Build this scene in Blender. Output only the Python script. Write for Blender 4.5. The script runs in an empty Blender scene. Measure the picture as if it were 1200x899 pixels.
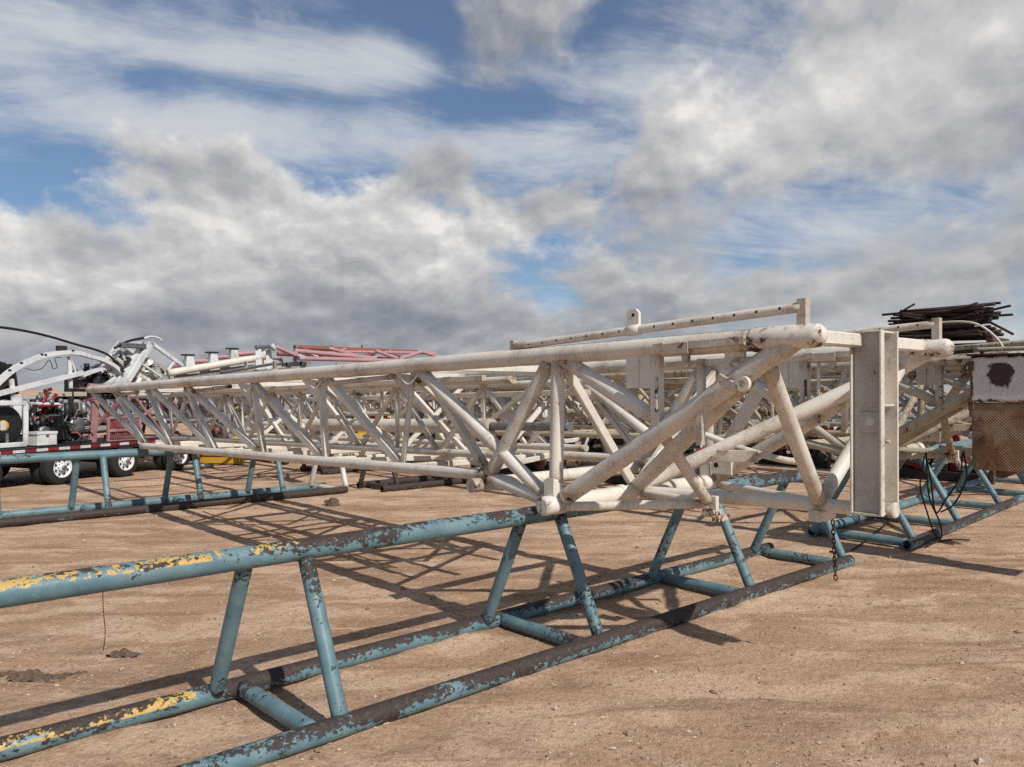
import bpy, math, random
from mathutils import Vector, Matrix, noise as mnoise
random.seed(11)
sc = bpy.context.scene
COL = sc.collection
R = math.radians

# ---------------------------------------------------------------- survey of the yard
# World axes: x runs along the pipe racks, y along the masts, z up; the camera stands over the origin.
F, H, HY, A = 930.0, 1.9, 455.0, math.atan2(990, 930)
sA, cA = math.sin(A), math.cos(A)
def ray(px, py):
    a = (px - 600) / F
    return Vector((a * sA + cA, -a * cA + sA, (HY - py) / F))
EYE = Vector((0, 0, H))
def at(px, py, Y): return EYE + ray(px, py) * Y                       # a surveyed point at distance Y
def onx(px, py, x): d = ray(px, py); return EYE + d * (x / d.x)        # on the plane x = const
def ony(px, py, y): d = ray(px, py); return EYE + d * (y / d.y)
def onz(px, py, z): d = ray(px, py); return EYE + d * ((z - H) / d.z)

# ---------------------------------------------------------------- materials
class NT:
    def __init__(s, tree): s.t = tree; tree.nodes.clear()
    def n(s, typ, **kw):
        nd = s.t.nodes.new(typ)
        for k, v in kw.items():
            if k.startswith('_'): setattr(nd, k[1:], v)
        for k, v in kw.items():
            if not k.startswith('_'): s.put(nd, k, v)
        return nd
    def put(s, nd, k, v):
        sock = nd.inputs[int(k[1:])] if (k[0] == 'i' and k[1:].isdigit()) else nd.inputs[k.replace('__', ' ')]
        if isinstance(v, bpy.types.NodeSocket): s.t.links.new(v, sock)
        else: sock.default_value = v
    def m(s, op, a, b=None, c=None, clamp=False):
        nd = s.t.nodes.new('ShaderNodeMath'); nd.operation = op; nd.use_clamp = clamp
        for i, v in enumerate((a, b, c)):
            if v is not None: s.put(nd, 'i%d' % i, v)
        return nd.outputs[0]
    def noise(s, vec, scale, detail=6, rough=.55, dist=0.0):
        nd = s.n('ShaderNodeTexNoise', Scale=scale, Detail=detail, Roughness=rough, Distortion=dist)
        if vec is not None: s.t.links.new(vec, nd.inputs['Vector'])
        return nd.outputs['Fac']
    def step(s, v, a, b, lo=0.0, hi=1.0, smooth=True):
        nd = s.n('ShaderNodeMapRange', _interpolation_type='SMOOTHSTEP' if smooth else 'LINEAR')
        for i, x in enumerate((v, a, b, lo, hi)): s.put(nd, 'i%d' % i, x)
        return nd.outputs[0]
    def mix(s, f, a, b):
        nd = s.n('ShaderNodeMix', _data_type='RGBA')
        s.put(nd, 'i0', f)
        for k, v in ((6, a), (7, b)):
            if isinstance(v, bpy.types.NodeSocket): s.t.links.new(v, nd.inputs[k])
            else: nd.inputs[k].default_value = (*v, 1) if len(v) == 3 else v
        return nd.outputs[2]
    def scale(s, vec, v3):
        nd = s.n('ShaderNodeVectorMath', _operation='MULTIPLY'); s.t.links.new(vec, nd.inputs[0]); nd.inputs[1].default_value = v3
        return nd.outputs[0]

def newmat(name):
    m = bpy.data.materials.new(name); m.use_nodes = True
    t = NT(m.node_tree)
    out = t.n('ShaderNodeOutputMaterial'); b = t.n('ShaderNodeBsdfPrincipled')
    t.t.links.new(b.outputs[0], out.inputs[0])
    return m, t, b
def objco(t): return t.n('ShaderNodeTexCoord').outputs['Object']
def bump(t, b, h, strength=.3, dist=.01):
    nd = t.n('ShaderNodeBump', Strength=strength, Distance=dist, Height=h); t.t.links.new(nd.outputs[0], b.inputs['Normal'])

def paint(name, base, rust=.10, dirt=.35, rough=.5, dirtc=(.20, .165, .125), metal=0.0, scale=1.0, top=0.0, under=None):
    """weathered enamel: paint tone drift, dust film, chips down to rust"""
    m, t, b = newmat(name); co = objco(t)
    n1 = t.noise(co, 2.3 * scale, 6, .6)
    n2 = t.noise(co, 11 * scale, 9, .68, .6)
    n3 = t.noise(co, 60 * scale, 4, .6)
    nz = t.n('ShaderNodeSeparateXYZ', Vector=t.n('ShaderNodeNewGeometry').outputs['Normal']).outputs[2]
    jt = t.n('ShaderNodeAttribute', _attribute_name='joint').outputs['Fac']
    run = t.noise(t.scale(co, (1, 1, .25)), 16 * scale, 6, .6)
    d = t.step(t.m('ADD', t.m('ADD', n1, t.m('MULTIPLY', t.m('SUBTRACT', n3, .5), .5)), t.m('ADD', t.m('MULTIPLY', jt, .22), t.m('MULTIPLY', t.m('SUBTRACT', run, .5), .35))), .40, .82, 0, dirt)
    c = t.mix(d, base, dirtc)
    w = t.m('ADD', n2, t.m('MULTIPLY', t.m('SUBTRACT', n1, .5), .45))
    w = t.m('ADD', w, t.m('MULTIPLY', jt, .085))
    if top: w = t.m('ADD', w, t.m('MULTIPLY', nz, top))
    th = .80 - rust
    rustc = t.mix(n3, (.035, .019, .013), (.13, .058, .03))
    if under:
        c = t.mix(t.step(w, th - .05, th - .035), c, under)
    halo = t.step(w, th - .10, th, 0, .5)
    c = t.mix(halo, c, (.22, .12, .07)) if not under else c
    k = t.step(w, th, th + .02)
    c = t.mix(k, c, rustc)
    t.t.links.new(c, b.inputs['Base Color'])
    t.put(b, 'Roughness', t.step(n2, .3, .7, rough - .08, rough + .2)); b.inputs['Metallic'].default_value = metal
    b.inputs['Specular IOR Level'].default_value = .4
    bump(t, b, t.m('SUBTRACT', t.m('MULTIPLY', n3, .25), t.m('MULTIPLY', k, .8)), .45, .004)
    return m

def plain(name, col, rough=.6, metal=0.0, var=.35, scale=8.0, bmp=.2):
    m, t, b = newmat(name); co = objco(t)
    n = t.noise(co, scale, 7, .6)
    c = t.mix(t.step(n, .25, .75), tuple(x * (1 - var) for x in col), tuple(min(1, x * (1 + var)) for x in col))
    t.t.links.new(c, b.inputs['Base Color']); b.inputs['Metallic'].default_value = metal
    t.put(b, 'Roughness', t.step(n, .2, .8, rough - .1, rough + .12))
    b.inputs['Specular IOR Level'].default_value = .35
    bump(t, b, n, bmp, .004)
    return m

def rack_blue(name, wear, topwear, yellow=None, tone=1.0, grad=0.0):
    """old blue enamel flaking off brown steel pipe, with an older yellow coat where yellow=(x0,x1,y0,min normal z,strength)"""
    m, t, b = newmat(name); co = objco(t)
    sx = t.scale(co, (.5, 1, 1))
    n1 = t.noise(sx, 1.5, 4, .6)
    n2 = t.noise(sx, 15, 12, .70, .3)
    n4 = t.noise(t.scale(co, (.7, 1, 1)), 42, 8, .70, .3)
    n3 = t.noise(co, 85, 4, .6)
    nz = t.n('ShaderNodeSeparateXYZ', Vector=t.n('ShaderNodeNewGeometry').outputs['Normal']).outputs[2]
    big = t.m('MULTIPLY', t.m('SUBTRACT', n1, .5), .55)
    w = t.m('ADD', t.m('ADD', t.m('ADD', t.m('MULTIPLY', n2, .45), t.m('MULTIPLY', n4, .55)), big), t.m('MULTIPLY', t.step(nz, -.6, .95), topwear))
    th = .69 - wear
    if grad: w = t.m('ADD', w, t.step(t.n('ShaderNodeSeparateXYZ', Vector=co).outputs[0], -1.7, -.4, 0, grad))
    w = t.m('ADD', w, t.m('MULTIPLY', t.n('ShaderNodeAttribute', _attribute_name='joint').outputs['Fac'], .05))
    blue = t.mix(t.step(t.noise(co, 5, 6, .6), .3, .72), tuple(q * tone for q in (.095, .172, .198)), tuple(q * tone for q in (.165, .25, .268)))
    blue = t.mix(t.step(n3, .5, .8, 0, .5), blue, (.07, .082, .08))
    blue = t.mix(t.step(n4, .55, .72, 0, .35), blue, (.25, .29, .28))
    rust = t.mix(t.step(n3, .3, .7), (.024, .018, .016), (.062, .043, .036))
    rust = t.mix(t.step(t.noise(co, 28, 6, .6), .52, .7, 0, .5), rust, (.115, .075, .058))
    c = blue
    if yellow:
        x0, x1, y0, lim, amp, rmod = yellow
        pos = t.n('ShaderNodeSeparateXYZ', Vector=co)
        reg = t.m('MULTIPLY', t.step(pos.outputs[0], x0, x0 + .25), t.step(pos.outputs[0], x1, x1 + .35, 1, 0))
        reg = t.m('MULTIPLY', reg, t.step(nz, lim, lim + .3))
        reg = t.m('MULTIPLY', reg, t.step(pos.outputs[1], y0, y0 + .05))
        yel = t.mix(n3, (.40, .25, .06), (.60, .41, .13))
        wy = t.m('ADD', t.m('MULTIPLY', reg, amp), t.m('ADD', t.m('MULTIPLY', t.noise(sx, 6, 10, .66, .4), .55), t.m('MULTIPLY', t.noise(co, 26, 8, .7, .3), .45)))
        c = t.mix(t.step(wy, .655, .665), c, yel)
        w = t.m('ADD', w, t.m('MULTIPLY', reg, rmod))
    k = t.step(w, th, th + .012)
    c = t.mix(k, c, rust)
    t.t.links.new(c, b.inputs['Base Color'])
    t.put(b, 'Roughness', t.step(k, 0, 1, .45, .72)); b.inputs['Specular IOR Level'].default_value = .4
    bump(t, b, t.m('SUBTRACT', t.m('MULTIPLY', n3, .3), k), .7, .004)
    return m

M = {}
M['mast'] = paint('cream_mast_enamel', (.68, .63, .545), .095, .72, .5, (.30, .225, .15))
M['mast_worn'] = paint('worn_mast_end_enamel', (.67, .62, .54), .24, .5, .55, (.33, .27, .2))
M['mast_grey'] = paint('weathered_grey_mast_enamel', (.34, .33, .31), .12, .75, .55, (.15, .12, .09))
M['mast_dull'] = paint('dull_grey_plate_paint', (.46, .44, .40), .06, .5, .6, (.19, .17, .15), scale=1.6)
M['mast_yellowed'] = paint('yellowed_mast_enamel', (.45, .40, .30), .17, .75, .55, (.20, .145, .09))
M['white'] = paint('white_equipment_enamel', (.64, .64, .63), .10, .55, .45, (.26, .235, .20), scale=1.5)
M['bar_rust'] = paint('rust_streaked_bar', (.52, .45, .37), .19, .5, .6, (.3, .17, .09))
M['rack'] = rack_blue('blue_rack_paint', .085, .04)
M['rack_top'] = rack_blue('blue_rack_paint_top_pipe', .055, .10, grad=.085, yellow=(-6, 2.40 - 3.475, -20, .15, .162, .012))
M['rack_base'] = rack_blue('blue_rack_paint_base_pipe', .10, .165, (-6, 1.75 - 3.475, .2, .0, .225, -.075))
M['rack_base_bare'] = rack_blue('blue_rack_paint_bare_base_pipe', .165, .115)
M['rack_leg_yellow'] = rack_blue('blue_rack_leg_yellow_foot', .05, .03, (-6, 3 - 3.475, .2, -1.4, .12, 0.0))
M['rack_far'] = rack_blue('blue_rack_paint_far', .06, .07)
M['rack_right'] = rack_blue('blue_rack_paint_right', .03, .06)
M['rack_white'] = paint('white_rack_paint', (.60, .59, .55), .13, .4, .5, top=.03)
M['rack_dark'] = rack_blue('dark_rack_paint', .24, .2)
M['rust'] = plain('bare_rust', (.10, .052, .035), .85, 0, .6, 14, .5)
M['rust_dark'] = plain('dark_rust', (.038, .022, .017), .8, 0, .5, 12, .5)
M['pink_light'] = paint('bleached_red_mast_paint', (.40, .205, .215), .06, .5, .55, (.45, .36, .33))
M['pink'] = paint('faded_red_mast_paint', (.30, .135, .14), .06, .5, .55, (.45, .36, .33))
M['pinkdark'] = paint('dull_red_mast_paint', (.22, .05, .055), .10, .35, .55)
M['redpipe'] = paint('red_primer_pipe', (.25, .07, .05), .1, .4, .6)
M['red'] = plain('red_enamel', (.21, .016, .02), .45, 0, .3, 6)
M['yellow'] = paint('yellow_machine_paint', (.62, .36, .035), .07, .3, .5)
M['black'] = plain('black_steel', (.018, .018, .019), .5, 0, .4, 20)
M['rubber'] = plain('tyre_rubber', (.022, .021, .02), .85, 0, .4, 30)
M['hose'] = plain('black_hose_rubber', (.014, .014, .015), .55, 0, .3, 20)
M['steel'] = plain('dull_steel', (.22, .22, .22), .45, .6, .35, 20)
M['alu'] = plain('oily_cast_metal', (.40, .39, .34), .5, .3, .7, 22, .5)
M['hole'] = plain('dark_bore', (.012, .011, .01), .9, 0, .2, 10)
M['tape_red'] = plain('red_reflective_tape', (.24, .018, .025), .35, 0, .15, 10)
M['tape_white'] = plain('white_reflective_tape', (.52, .52, .52), .35, 0, .12, 10)
M['rim'] = plain('white_wheel_enamel', (.66, .66, .66), .4, 0, .15, 9)
M['grey'] = plain('grey_cladding', (.30, .31, .33), .6, 0, .12, 3)
M['wood'] = plain('grey_timber', (.20, .155, .11), .85, 0, .4, 10, .5)
M['stone'] = plain('pale_stone', (.42, .335, .26), .9, 0, .45, 40, .4)
M['crumb'] = plain('soil_crumb', (.26, .175, .12), .95, 0, .5, 40, .4)
M['clod'] = plain('dark_soil', (.115, .078, .054), .95, 0, .5, 40, .6)
M['weed'] = plain('dead_weed', (.055, .042, .028), .9, 0, .5, 30)

# ---------------------------------------------------------------- mesh builder
def end_steps(L):
    if L < .45: return [0, .5, 1]
    e = [0, .05 / L, .11 / L, .17 / L]
    return e + [.5] + [1 - q for q in e[::-1]]
class MB:
    def __init__(s): s.v = []; s.f = []; s.sm = []; s.mi = []; s.cur = 0; s.jt = {}
    def face(s, idx, smooth=False): s.f.append(tuple(idx)); s.sm.append(smooth); s.mi.append(s.cur)
    def tube(s, p0, p1, r, n=14, r2=None, cap=True):
        p0, p1 = Vector(p0), Vector(p1); d = (p1 - p0)
        if d.length < 1e-6: return s
        ts = end_steps(d.length); b = len(s.v)
        s.poly([p0.lerp(p1, k) for k in ts], [r + ((r2 or r) - r) * k for k in ts], n, cap)
        s.mark(b, n, ts, d.length)
        return s
    def mark(s, b, n, ts, L):
        """how close each ring is to a welded end"""
        for i, k in enumerate(ts):
            e = min(k, 1 - k) * L
            for q in range(n): s.jt[b + i * n + q] = max(0.0, min(1.0, (.17 - e) / .11))
    def poly(s, pts, r, n=10, cap=True):
        pts = [Vector(p) for p in pts]
        rs = r if isinstance(r, (list, tuple)) else [r] * len(pts)
        b = len(s.v); up = None
        for i, p in enumerate(pts):
            d = (pts[min(i + 1, len(pts) - 1)] - pts[max(i - 1, 0)]).normalized()
            if up is None:
                up = Vector((0, 0, 1)) if abs(d.z) < .95 else Vector((1, 0, 0))
            sd = d.cross(up).normalized(); up = sd.cross(d).normalized()
            for k in range(n):
                a = 2 * math.pi * k / n
                s.v.append(p + (sd * math.cos(a) + up * math.sin(a)) * rs[i])
        for i in range(len(pts) - 1):
            for k in range(n):
                k2 = (k + 1) % n
                s.face((b + i * n + k, b + i * n + k2, b + (i + 1) * n + k2, b + (i + 1) * n + k), True)
        if cap:
            s.face([b + k for k in range(n)][::-1]); e = b + (len(pts) - 1) * n
            s.face([e + k for k in range(n)])
        return s
    def pipe_open(s, p0, p1, r, wall=.012, n=16):
        """a pipe with open mouths at both ends"""
        p0, p1 = Vector(p0), Vector(p1); d = (p1 - p0).normalized()
        s.tube(p0, p1, r, n, cap=False)
        for e, sg in ((p0, 1), (p1, -1)):
            up = Vector((0, 0, 1)) if abs(d.z) < .95 else Vector((1, 0, 0))
            sd = d.cross(up).normalized(); u2 = sd.cross(d)
            b = len(s.v)
            for rr, off in ((r, 0), (r - wall, 0), (r - wall, .12)):
                for k in range(n):
                    a = 2 * math.pi * k / n
                    s.v.append(e + d * sg * off + (sd * math.cos(a) + u2 * math.sin(a)) * rr)
            old = s.cur
            for j in range(2):
                for k in range(n):
                    k2 = (k + 1) % n
                    s.face((b + j * n + k, b + j * n + k2, b + (j + 1) * n + k2, b + (j + 1) * n + k))
            s.face([b + 2 * n + k for k in range(n)]); s.cur = old
        return s
    def bar(s, p0, p1, w, h, up=(0, 0, 1)):
        """rectangular section: w sideways, h along up"""
        p0, p1 = Vector(p0), Vector(p1); d = (p1 - p0).normalized(); up = Vector(up)
        if abs(d.dot(up)) > .97: up = Vector((1, 0, 0)) if abs(d.x) < .9 else Vector((0, 1, 0))
        sd = d.cross(up).normalized(); up = sd.cross(d).normalized()
        ch = min(w, h) * .12
        prof = [(-w / 2 + ch, -h / 2), (w / 2 - ch, -h / 2), (w / 2, -h / 2 + ch), (w / 2, h / 2 - ch), (w / 2 - ch, h / 2), (-w / 2 + ch, h / 2), (-w / 2, h / 2 - ch), (-w / 2, -h / 2 + ch)]
        b = len(s.v); L = (p1 - p0).length; ts = end_steps(L)
        for q in ts:
            for x, y in prof: s.v.append(p0.lerp(p1, q) + sd * x + up * y)
        for i in range(len(ts) - 1):
            for k in range(8):
                k2 = (k + 1) % 8; s.face((b + i * 8 + k, b + i * 8 + k2, b + i * 8 + 8 + k2, b + i * 8 + 8 + k))
        s.face([b + k for k in range(8)][::-1]); e = b + 8 * (len(ts) - 1); s.face([e + k for k in range(8)])
        s.mark(b, 8, ts, L)
        return s
    def box(s, c, d, rot=None, ch=None):
        """chamfered box: centre, full sizes"""
        c = Vector(c); x, y, z = (q / 2 for q in d); ch = min(x, y, z) * .12 if ch is None else ch
        b = len(s.v); ids = {}
        for i in (-1, 1):
            for j in (-1, 1):
                for k in (-1, 1):
                    for a, q in ((0, Vector((i * x, j * (y - ch), k * (z - ch)))), (1, Vector((i * (x - ch), j * y, k * (z - ch)))), (2, Vector((i * (x - ch), j * (y - ch), k * z)))):
                        ids[(i, j, k, a)] = len(s.v); s.v.append(c + (rot @ q if rot else q))
        g = lambda *t: ids[t]
        for sg in (-1, 1):
            s.face([g(sg, -1, -1, 0), g(sg, 1, -1, 0), g(sg, 1, 1, 0), g(sg, -1, 1, 0)][::sg])
            s.face([g(-1, sg, -1, 1), g(-1, sg, 1, 1), g(1, sg, 1, 1), g(1, sg, -1, 1)][::sg])
            s.face([g(-1, -1, sg, 2), g(1, -1, sg, 2), g(1, 1, sg, 2), g(-1, 1, sg, 2)][::sg])
        for i in (-1, 1):
            for j in (-1, 1):
                s.face([g(i, j, -1, 0), g(i, j, -1, 1), g(i, j, 1, 1), g(i, j, 1, 0)][::i * j])
                s.face([g(i, -1, j, 0), g(i, 1, j, 0), g(i, 1, j, 2), g(i, -1, j, 2)][::i * j])
                s.face([g(-1, i, j, 1), g(-1, i, j, 2), g(1, i, j, 2), g(1, i, j, 1)][::i * j])
                for k in (-1, 1): s.face([g(i, j, k, 0), g(i, j, k, 1), g(i, j, k, 2)][::i * j * k])
        return s
    def lathe(s, c, axis, prof, n=28, smooth=True, cap=True):
        """prof: (offset along axis, radius)"""
        c, ax = Vector(c), Vector(axis).normalized()
        up = Vector((0, 0, 1)) if abs(ax.z) < .95 else Vector((1, 0, 0))
        sd = ax.cross(up).normalized(); u2 = sd.cross(ax); b = len(s.v)
        for o, r in prof:
            for k in range(n):
                a = 2 * math.pi * k / n; s.v.append(c + ax * o + (sd * math.cos(a) + u2 * math.sin(a)) * r)
        for i in range(len(prof) - 1):
            for k in range(n):
                k2 = (k + 1) % n; s.face((b + i * n + k, b + i * n + k2, b + (i + 1) * n + k2, b + (i + 1) * n + k), smooth)
        if cap: s.face([b + k for k in range(n)][::-1]); e = b + (len(prof) - 1) * n; s.face([e + k for k in range(n)])
        return s
    def plate(s, pts, th):
        """flat polygon thickened along its normal"""
        pts = [Vector(p) for p in pts]; nrm = (pts[1] - pts[0]).cross(pts[-1] - pts[0]).normalized() * th / 2
        b = len(s.v); n = len(pts)
        s.v += [p - nrm for p in pts] + [p + nrm for p in pts]
        s.face([b + i for i in range(n)][::-1]); s.face([b + n + i for i in range(n)])
        for i in range(n):
            j = (i + 1) % n; s.face((b + i, b + j, b + n + j, b + n + i))
        return s
    def build(s, name, mats, parent=None):
        me = bpy.data.meshes.new(name)
        off = parent_loc(parent)
        me.from_pydata([tuple(v - off) for v in s.v], [], s.f)
        mats = mats if isinstance(mats, (list, tuple)) else [mats]
        for m in mats: me.materials.append(m)
        me.polygons.foreach_set('use_smooth', s.sm); me.polygons.foreach_set('material_index', s.mi)
        if s.jt and len(s.v) < 4000:
            at_ = me.attributes.new('joint', 'FLOAT', 'POINT'); at_.data.foreach_set('value', [s.jt.get(i, 0.0) for i in range(len(s.v))])
        me.update()
        o = bpy.data.objects.new(name, me); COL.objects.link(o)
        if parent: o.parent = parent
        return o
def parent_loc(p):
    v = Vector((0, 0, 0))
    while p: v = v + p.location; p = p.parent
    return v
def tag(o, label=None, cat=None, group=None, kind=None):
    for k, v in (('label', label), ('category', cat), ('group', group), ('kind', kind)):
        if v: o[k] = v
    return o
def thing(name, loc, label, cat, group=None):
    o = bpy.data.objects.new(name, None); COL.objects.link(o); o.location = loc; o.empty_display_size = .2
    return tag(o, label, cat, group)
def solo(mb, name, mats, base, label, cat, group=None):
    """a thing that is one mesh, with its origin at its base"""
    for i, v in enumerate(mb.v): mb.v[i] = v - Vector(base)
    o = mb.build(name, mats); o.location = base
    return tag(o, label, cat, group)
def copy_tree(o, parent=None):
    c = o.copy(); COL.objects.link(c)
    if parent: c.parent = parent
    for ch in [q for q in bpy.data.objects if q.parent == o]: copy_tree(ch, c)
    return c
def children_all(o):
    for q in [q for q in bpy.data.objects if q.parent == o]:
        yield q
        yield from children_all(q)
def repaint(root, table):
    for o in children_all(root):
        for sl in o.material_slots:
            if sl.material and sl.material.name in table:
                mt = table[sl.material.name]; sl.link = 'OBJECT'; sl.material = mt
def arc(pts, k=8):
    """Catmull-Rom through points"""
    P = [Vector(p) for p in pts]; P = [P[0] * 2 - P[1]] + P + [P[-1] * 2 - P[-2]]; out = []
    for i in range(1, len(P) - 2):
        for j in range(k):
            t = j / k; a, b, c, d = P[i - 1:i + 3]
            out.append(.5 * ((2 * b) + (c - a) * t + (2 * a - 5 * b + 4 * c - d) * t * t + (3 * b - a - 3 * c + d) * t ** 3))
    out.append(P[-2]); return out

# ---------------------------------------------------------------- ground
def gh(x, y):
    p = Vector((x, y, 0))
    h = .012 * mnoise.fractal(p * .8, 1.0, 2.0, 4) + .008 * mnoise.fractal(p * 5.0, .9, 2.0, 4)
    f = x * cA + y * sA; n_ = mnoise.noise(p * .35 + Vector((7, 0, 0)))
    for q in (6.9, 7.25, 9.3, 9.65): h -= .016 * math.exp(-((f - q - .35 * n_) / .085) ** 2) * (.75 + .5 * mnoise.noise(Vector((x * 9, y * 9, 1))))
    h = min(.022, h) - .006
    for q in (3.80, 4.72):
        k = math.exp(-((y - q + .014 * x) / .085) ** 2)
        if k > .02 and -2 < x < 8.5: h += .030 * k * max(0.0, .55 + 1.3 * mnoise.noise(Vector((x * 2.2, y * 5, q))))
    return h
def axis_lines(lo, hi, step, far):
    a = []; x = lo
    while x <= hi: a.append(x); x += step
    st = step; x = hi
    while x < far: st *= 1.18; x += st; a.append(x)
    st = step; x = lo; b = []
    while x > -far: st *= 1.18; x -= st; b.append(x)
    return b[::-1] + a
gx = axis_lines(-.5, 12, .06, 900); gy = axis_lines(-.5, 12, .06, 900)
mb = MB()
for x in gx:
    for y in gy:
        d = math.hypot(x, y); mb.v.append(Vector((x, y, gh(x, y) if d < 40 else -.006)))
ny = len(gy)
for i in range(len(gx) - 1):
    for j in range(ny - 1):
        mb.face((i * ny + j, (i + 1) * ny + j, (i + 1) * ny + j + 1, i * ny + j + 1), True)
def ground_mat():
    m, t, b = newmat('graded_caliche_dirt'); co = objco(t)
    rot = t.n('ShaderNodeVectorRotate', _rotation_type='Z_AXIS', Angle=R(40)); t.t.links.new(co, rot.inputs['Vector']); ro = rot.outputs[0]
    big = t.noise(co, .25, 5, .6, .4)
    mid = t.noise(t.scale(ro, (.7, 1.2, 1)), 1.5, 9, .60, .5)
    streak = t.noise(t.scale(ro, (.40, 2.0, 1)), 1.25, 9, .62, .8)
    clod = t.noise(co, 7.5, 7, .66, .5)
    fine = t.noise(co, 26, 9, .72)
    grit = t.noise(co, 150, 3, .7)
    peb = t.n('ShaderNodeTexVoronoi', Scale=55.0); t.t.links.new(co, peb.inputs['Vector'])
    c = t.mix(t.step(big, .34, .66), (0.454, 0.290, 0.178), (0.565, 0.376, 0.245))
    c = t.mix(t.step(mid, .47, .56, 0, .85), c, (0.685, 0.485, 0.330))
    c = t.mix(t.step(streak, .51, .62, 0, .70), c, (0.303, 0.183, 0.110))
    c = t.mix(t.step(t.noise(t.scale(ro, (.8, 1.3, 1)), .8, 9, .62, .8),   .55, .64, 0, .62), c, (0.333, 0.194, 0.116))
    c = t.mix(t.step(clod, .53, .64, 0, .36), c, (0.310, 0.180, 0.109))
    c = t.mix(t.step(clod, .36, .45, .28, 0), c, (0.686, 0.478, 0.332))
    c = t.mix(t.step(fine, .51, .61, 0, .42), c, (0.287, 0.169, 0.103))
    c = t.mix(t.step(fine, .39, .47, .30, 0), c, (0.709, 0.509, 0.362))
    c = t.mix(t.step(grit, .56, .66, 0, .5), c, (0.744, 0.584, 0.436))
    c = t.mix(t.step(grit, .36, .45, .5, 0), c, (0.221, 0.129, 0.082))
    pd = t.step(peb.outputs['Distance'], .16, .24, 1, 0)
    pc = t.n('ShaderNodeSeparateXYZ', Vector=peb.outputs['Color']).outputs[0]
    pk = t.m('MULTIPLY', pd, t.step(pc, .80, .84, 0, .8))
    c = t.mix(pk, c, t.mix(t.step(pc, .84, 1.0), (0.333, 0.233, 0.166), (0.730, 0.595, 0.477)))
    t.t.links.new(c, b.inputs['Base Color']); b.inputs['Roughness'].default_value = .95
    b.inputs['Specular IOR Level'].default_value = .12
    h = t.m('ADD', t.m('ADD', t.m('MULTIPLY', mid, .5), t.m('MULTIPLY', clod, .6)), t.m('ADD', t.m('MULTIPLY', fine, .7), t.m('ADD', t.m('MULTIPLY', grit, .25), t.m('ADD', t.m('MULTIPLY', streak, .5), t.m('MULTIPLY', pk, .3)))))
    bump(t, b, h, .9, .035)
    return m
M['ground'] = ground_mat()
g = mb.build('ground', M['ground']); tag(g, kind='structure')

# loose gravel: far too many to count
mb = MB()
OCT = [Vector(q) for q in ((1, 0, 0), (-1, 0, 0), (0, 1, 0), (0, -1, 0), (0, 0, 1), (0, 0, -1))]
OF = [(0, 2, 4), (2, 1, 4), (1, 3, 4), (3, 0, 4), (2, 0, 5), (1, 2, 5), (3, 1, 5), (0, 3, 5)]
for i in range(17000):
    Y = 2.9 + 13 * random.random() ** 1.7; X = (random.random() * 1.5 - .75) * Y
    x, y = X * sA + Y * cA, -X * cA + Y * sA
    if mnoise.noise(Vector((x * .7, y * .7, 3))) < -.25 + random.random() * .5 - .25: continue
    mb.cur = 1 if random.random() < .5 else 0
    r = random.choice((.0025, .0035, .004, .005, .007)) * (1 + random.random() * .5) * (random.uniform(1.6, 3.0) if random.random() < .035 else 1)
    mt = Matrix.Rotation(random.random() * 6.3, 3, 'Z') @ Matrix.Diagonal((1.3 + random.random() * .5, 1, .75)).to_3x3()
    b = len(mb.v); c = Vector((x, y, gh(x, y) + r * .3))
    for q in OCT: mb.v.append(c + mt @ (q * r * (.8 + .4 * random.random())))
    for f in OF: mb.face([b + k for k in f])
o = mb.build('gravel', [M['stone'], M['crumb']]); tag(o, 'fine pale gravel scattered loose over the bare dirt', 'gravel', kind='stuff')

def lump(c, r, mat, name, label, cat, group=None, sq=.7, seed=0):
    m2 = MB(); n = 9
    prof = []
    for i in range(n):
        for k in range(12):
            a = 2 * math.pi * k / 12; ph = math.pi * (i / (n - 1)) - math.pi / 2
            q = Vector((math.cos(ph) * math.cos(a), math.cos(ph) * math.sin(a), math.sin(ph)))
            q *= r * (1 + .45 * mnoise.noise(q * 1.6 + Vector((seed, 0, 0))) + .2 * mnoise.noise(q * 4 + Vector((seed, 3, 0))))
            m2.v.append(Vector(c) + Vector((q.x * 1.25, q.y, q.z * sq + r * sq * .5)))
    for i in range(n - 1):
        for k in range(12): m2.face((i * 12 + k, i * 12 + (k + 1) % 12, (i + 1) * 12 + (k + 1) % 12, (i + 1) * 12 + k))
    return solo(m2, name, M[mat], c, label, cat, group)
lump(onz(389, 592, 0), .11, 'clod', 'dirt_clod', 'dark clod of earth lying alone between the second rack and the front rack', 'dirt clod', seed=3)
lump(onz(766, 787, 0), .016, 'stone', 'pebble', 'small pale pebble lying alone on open dirt right of the front rack', 'pebble', seed=5)
lump(onz(563, 800, 0), .016, 'stone', 'pebble', 'small pebble close in front of the near base pipe of the front rack', 'pebble', seed=9)
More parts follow.
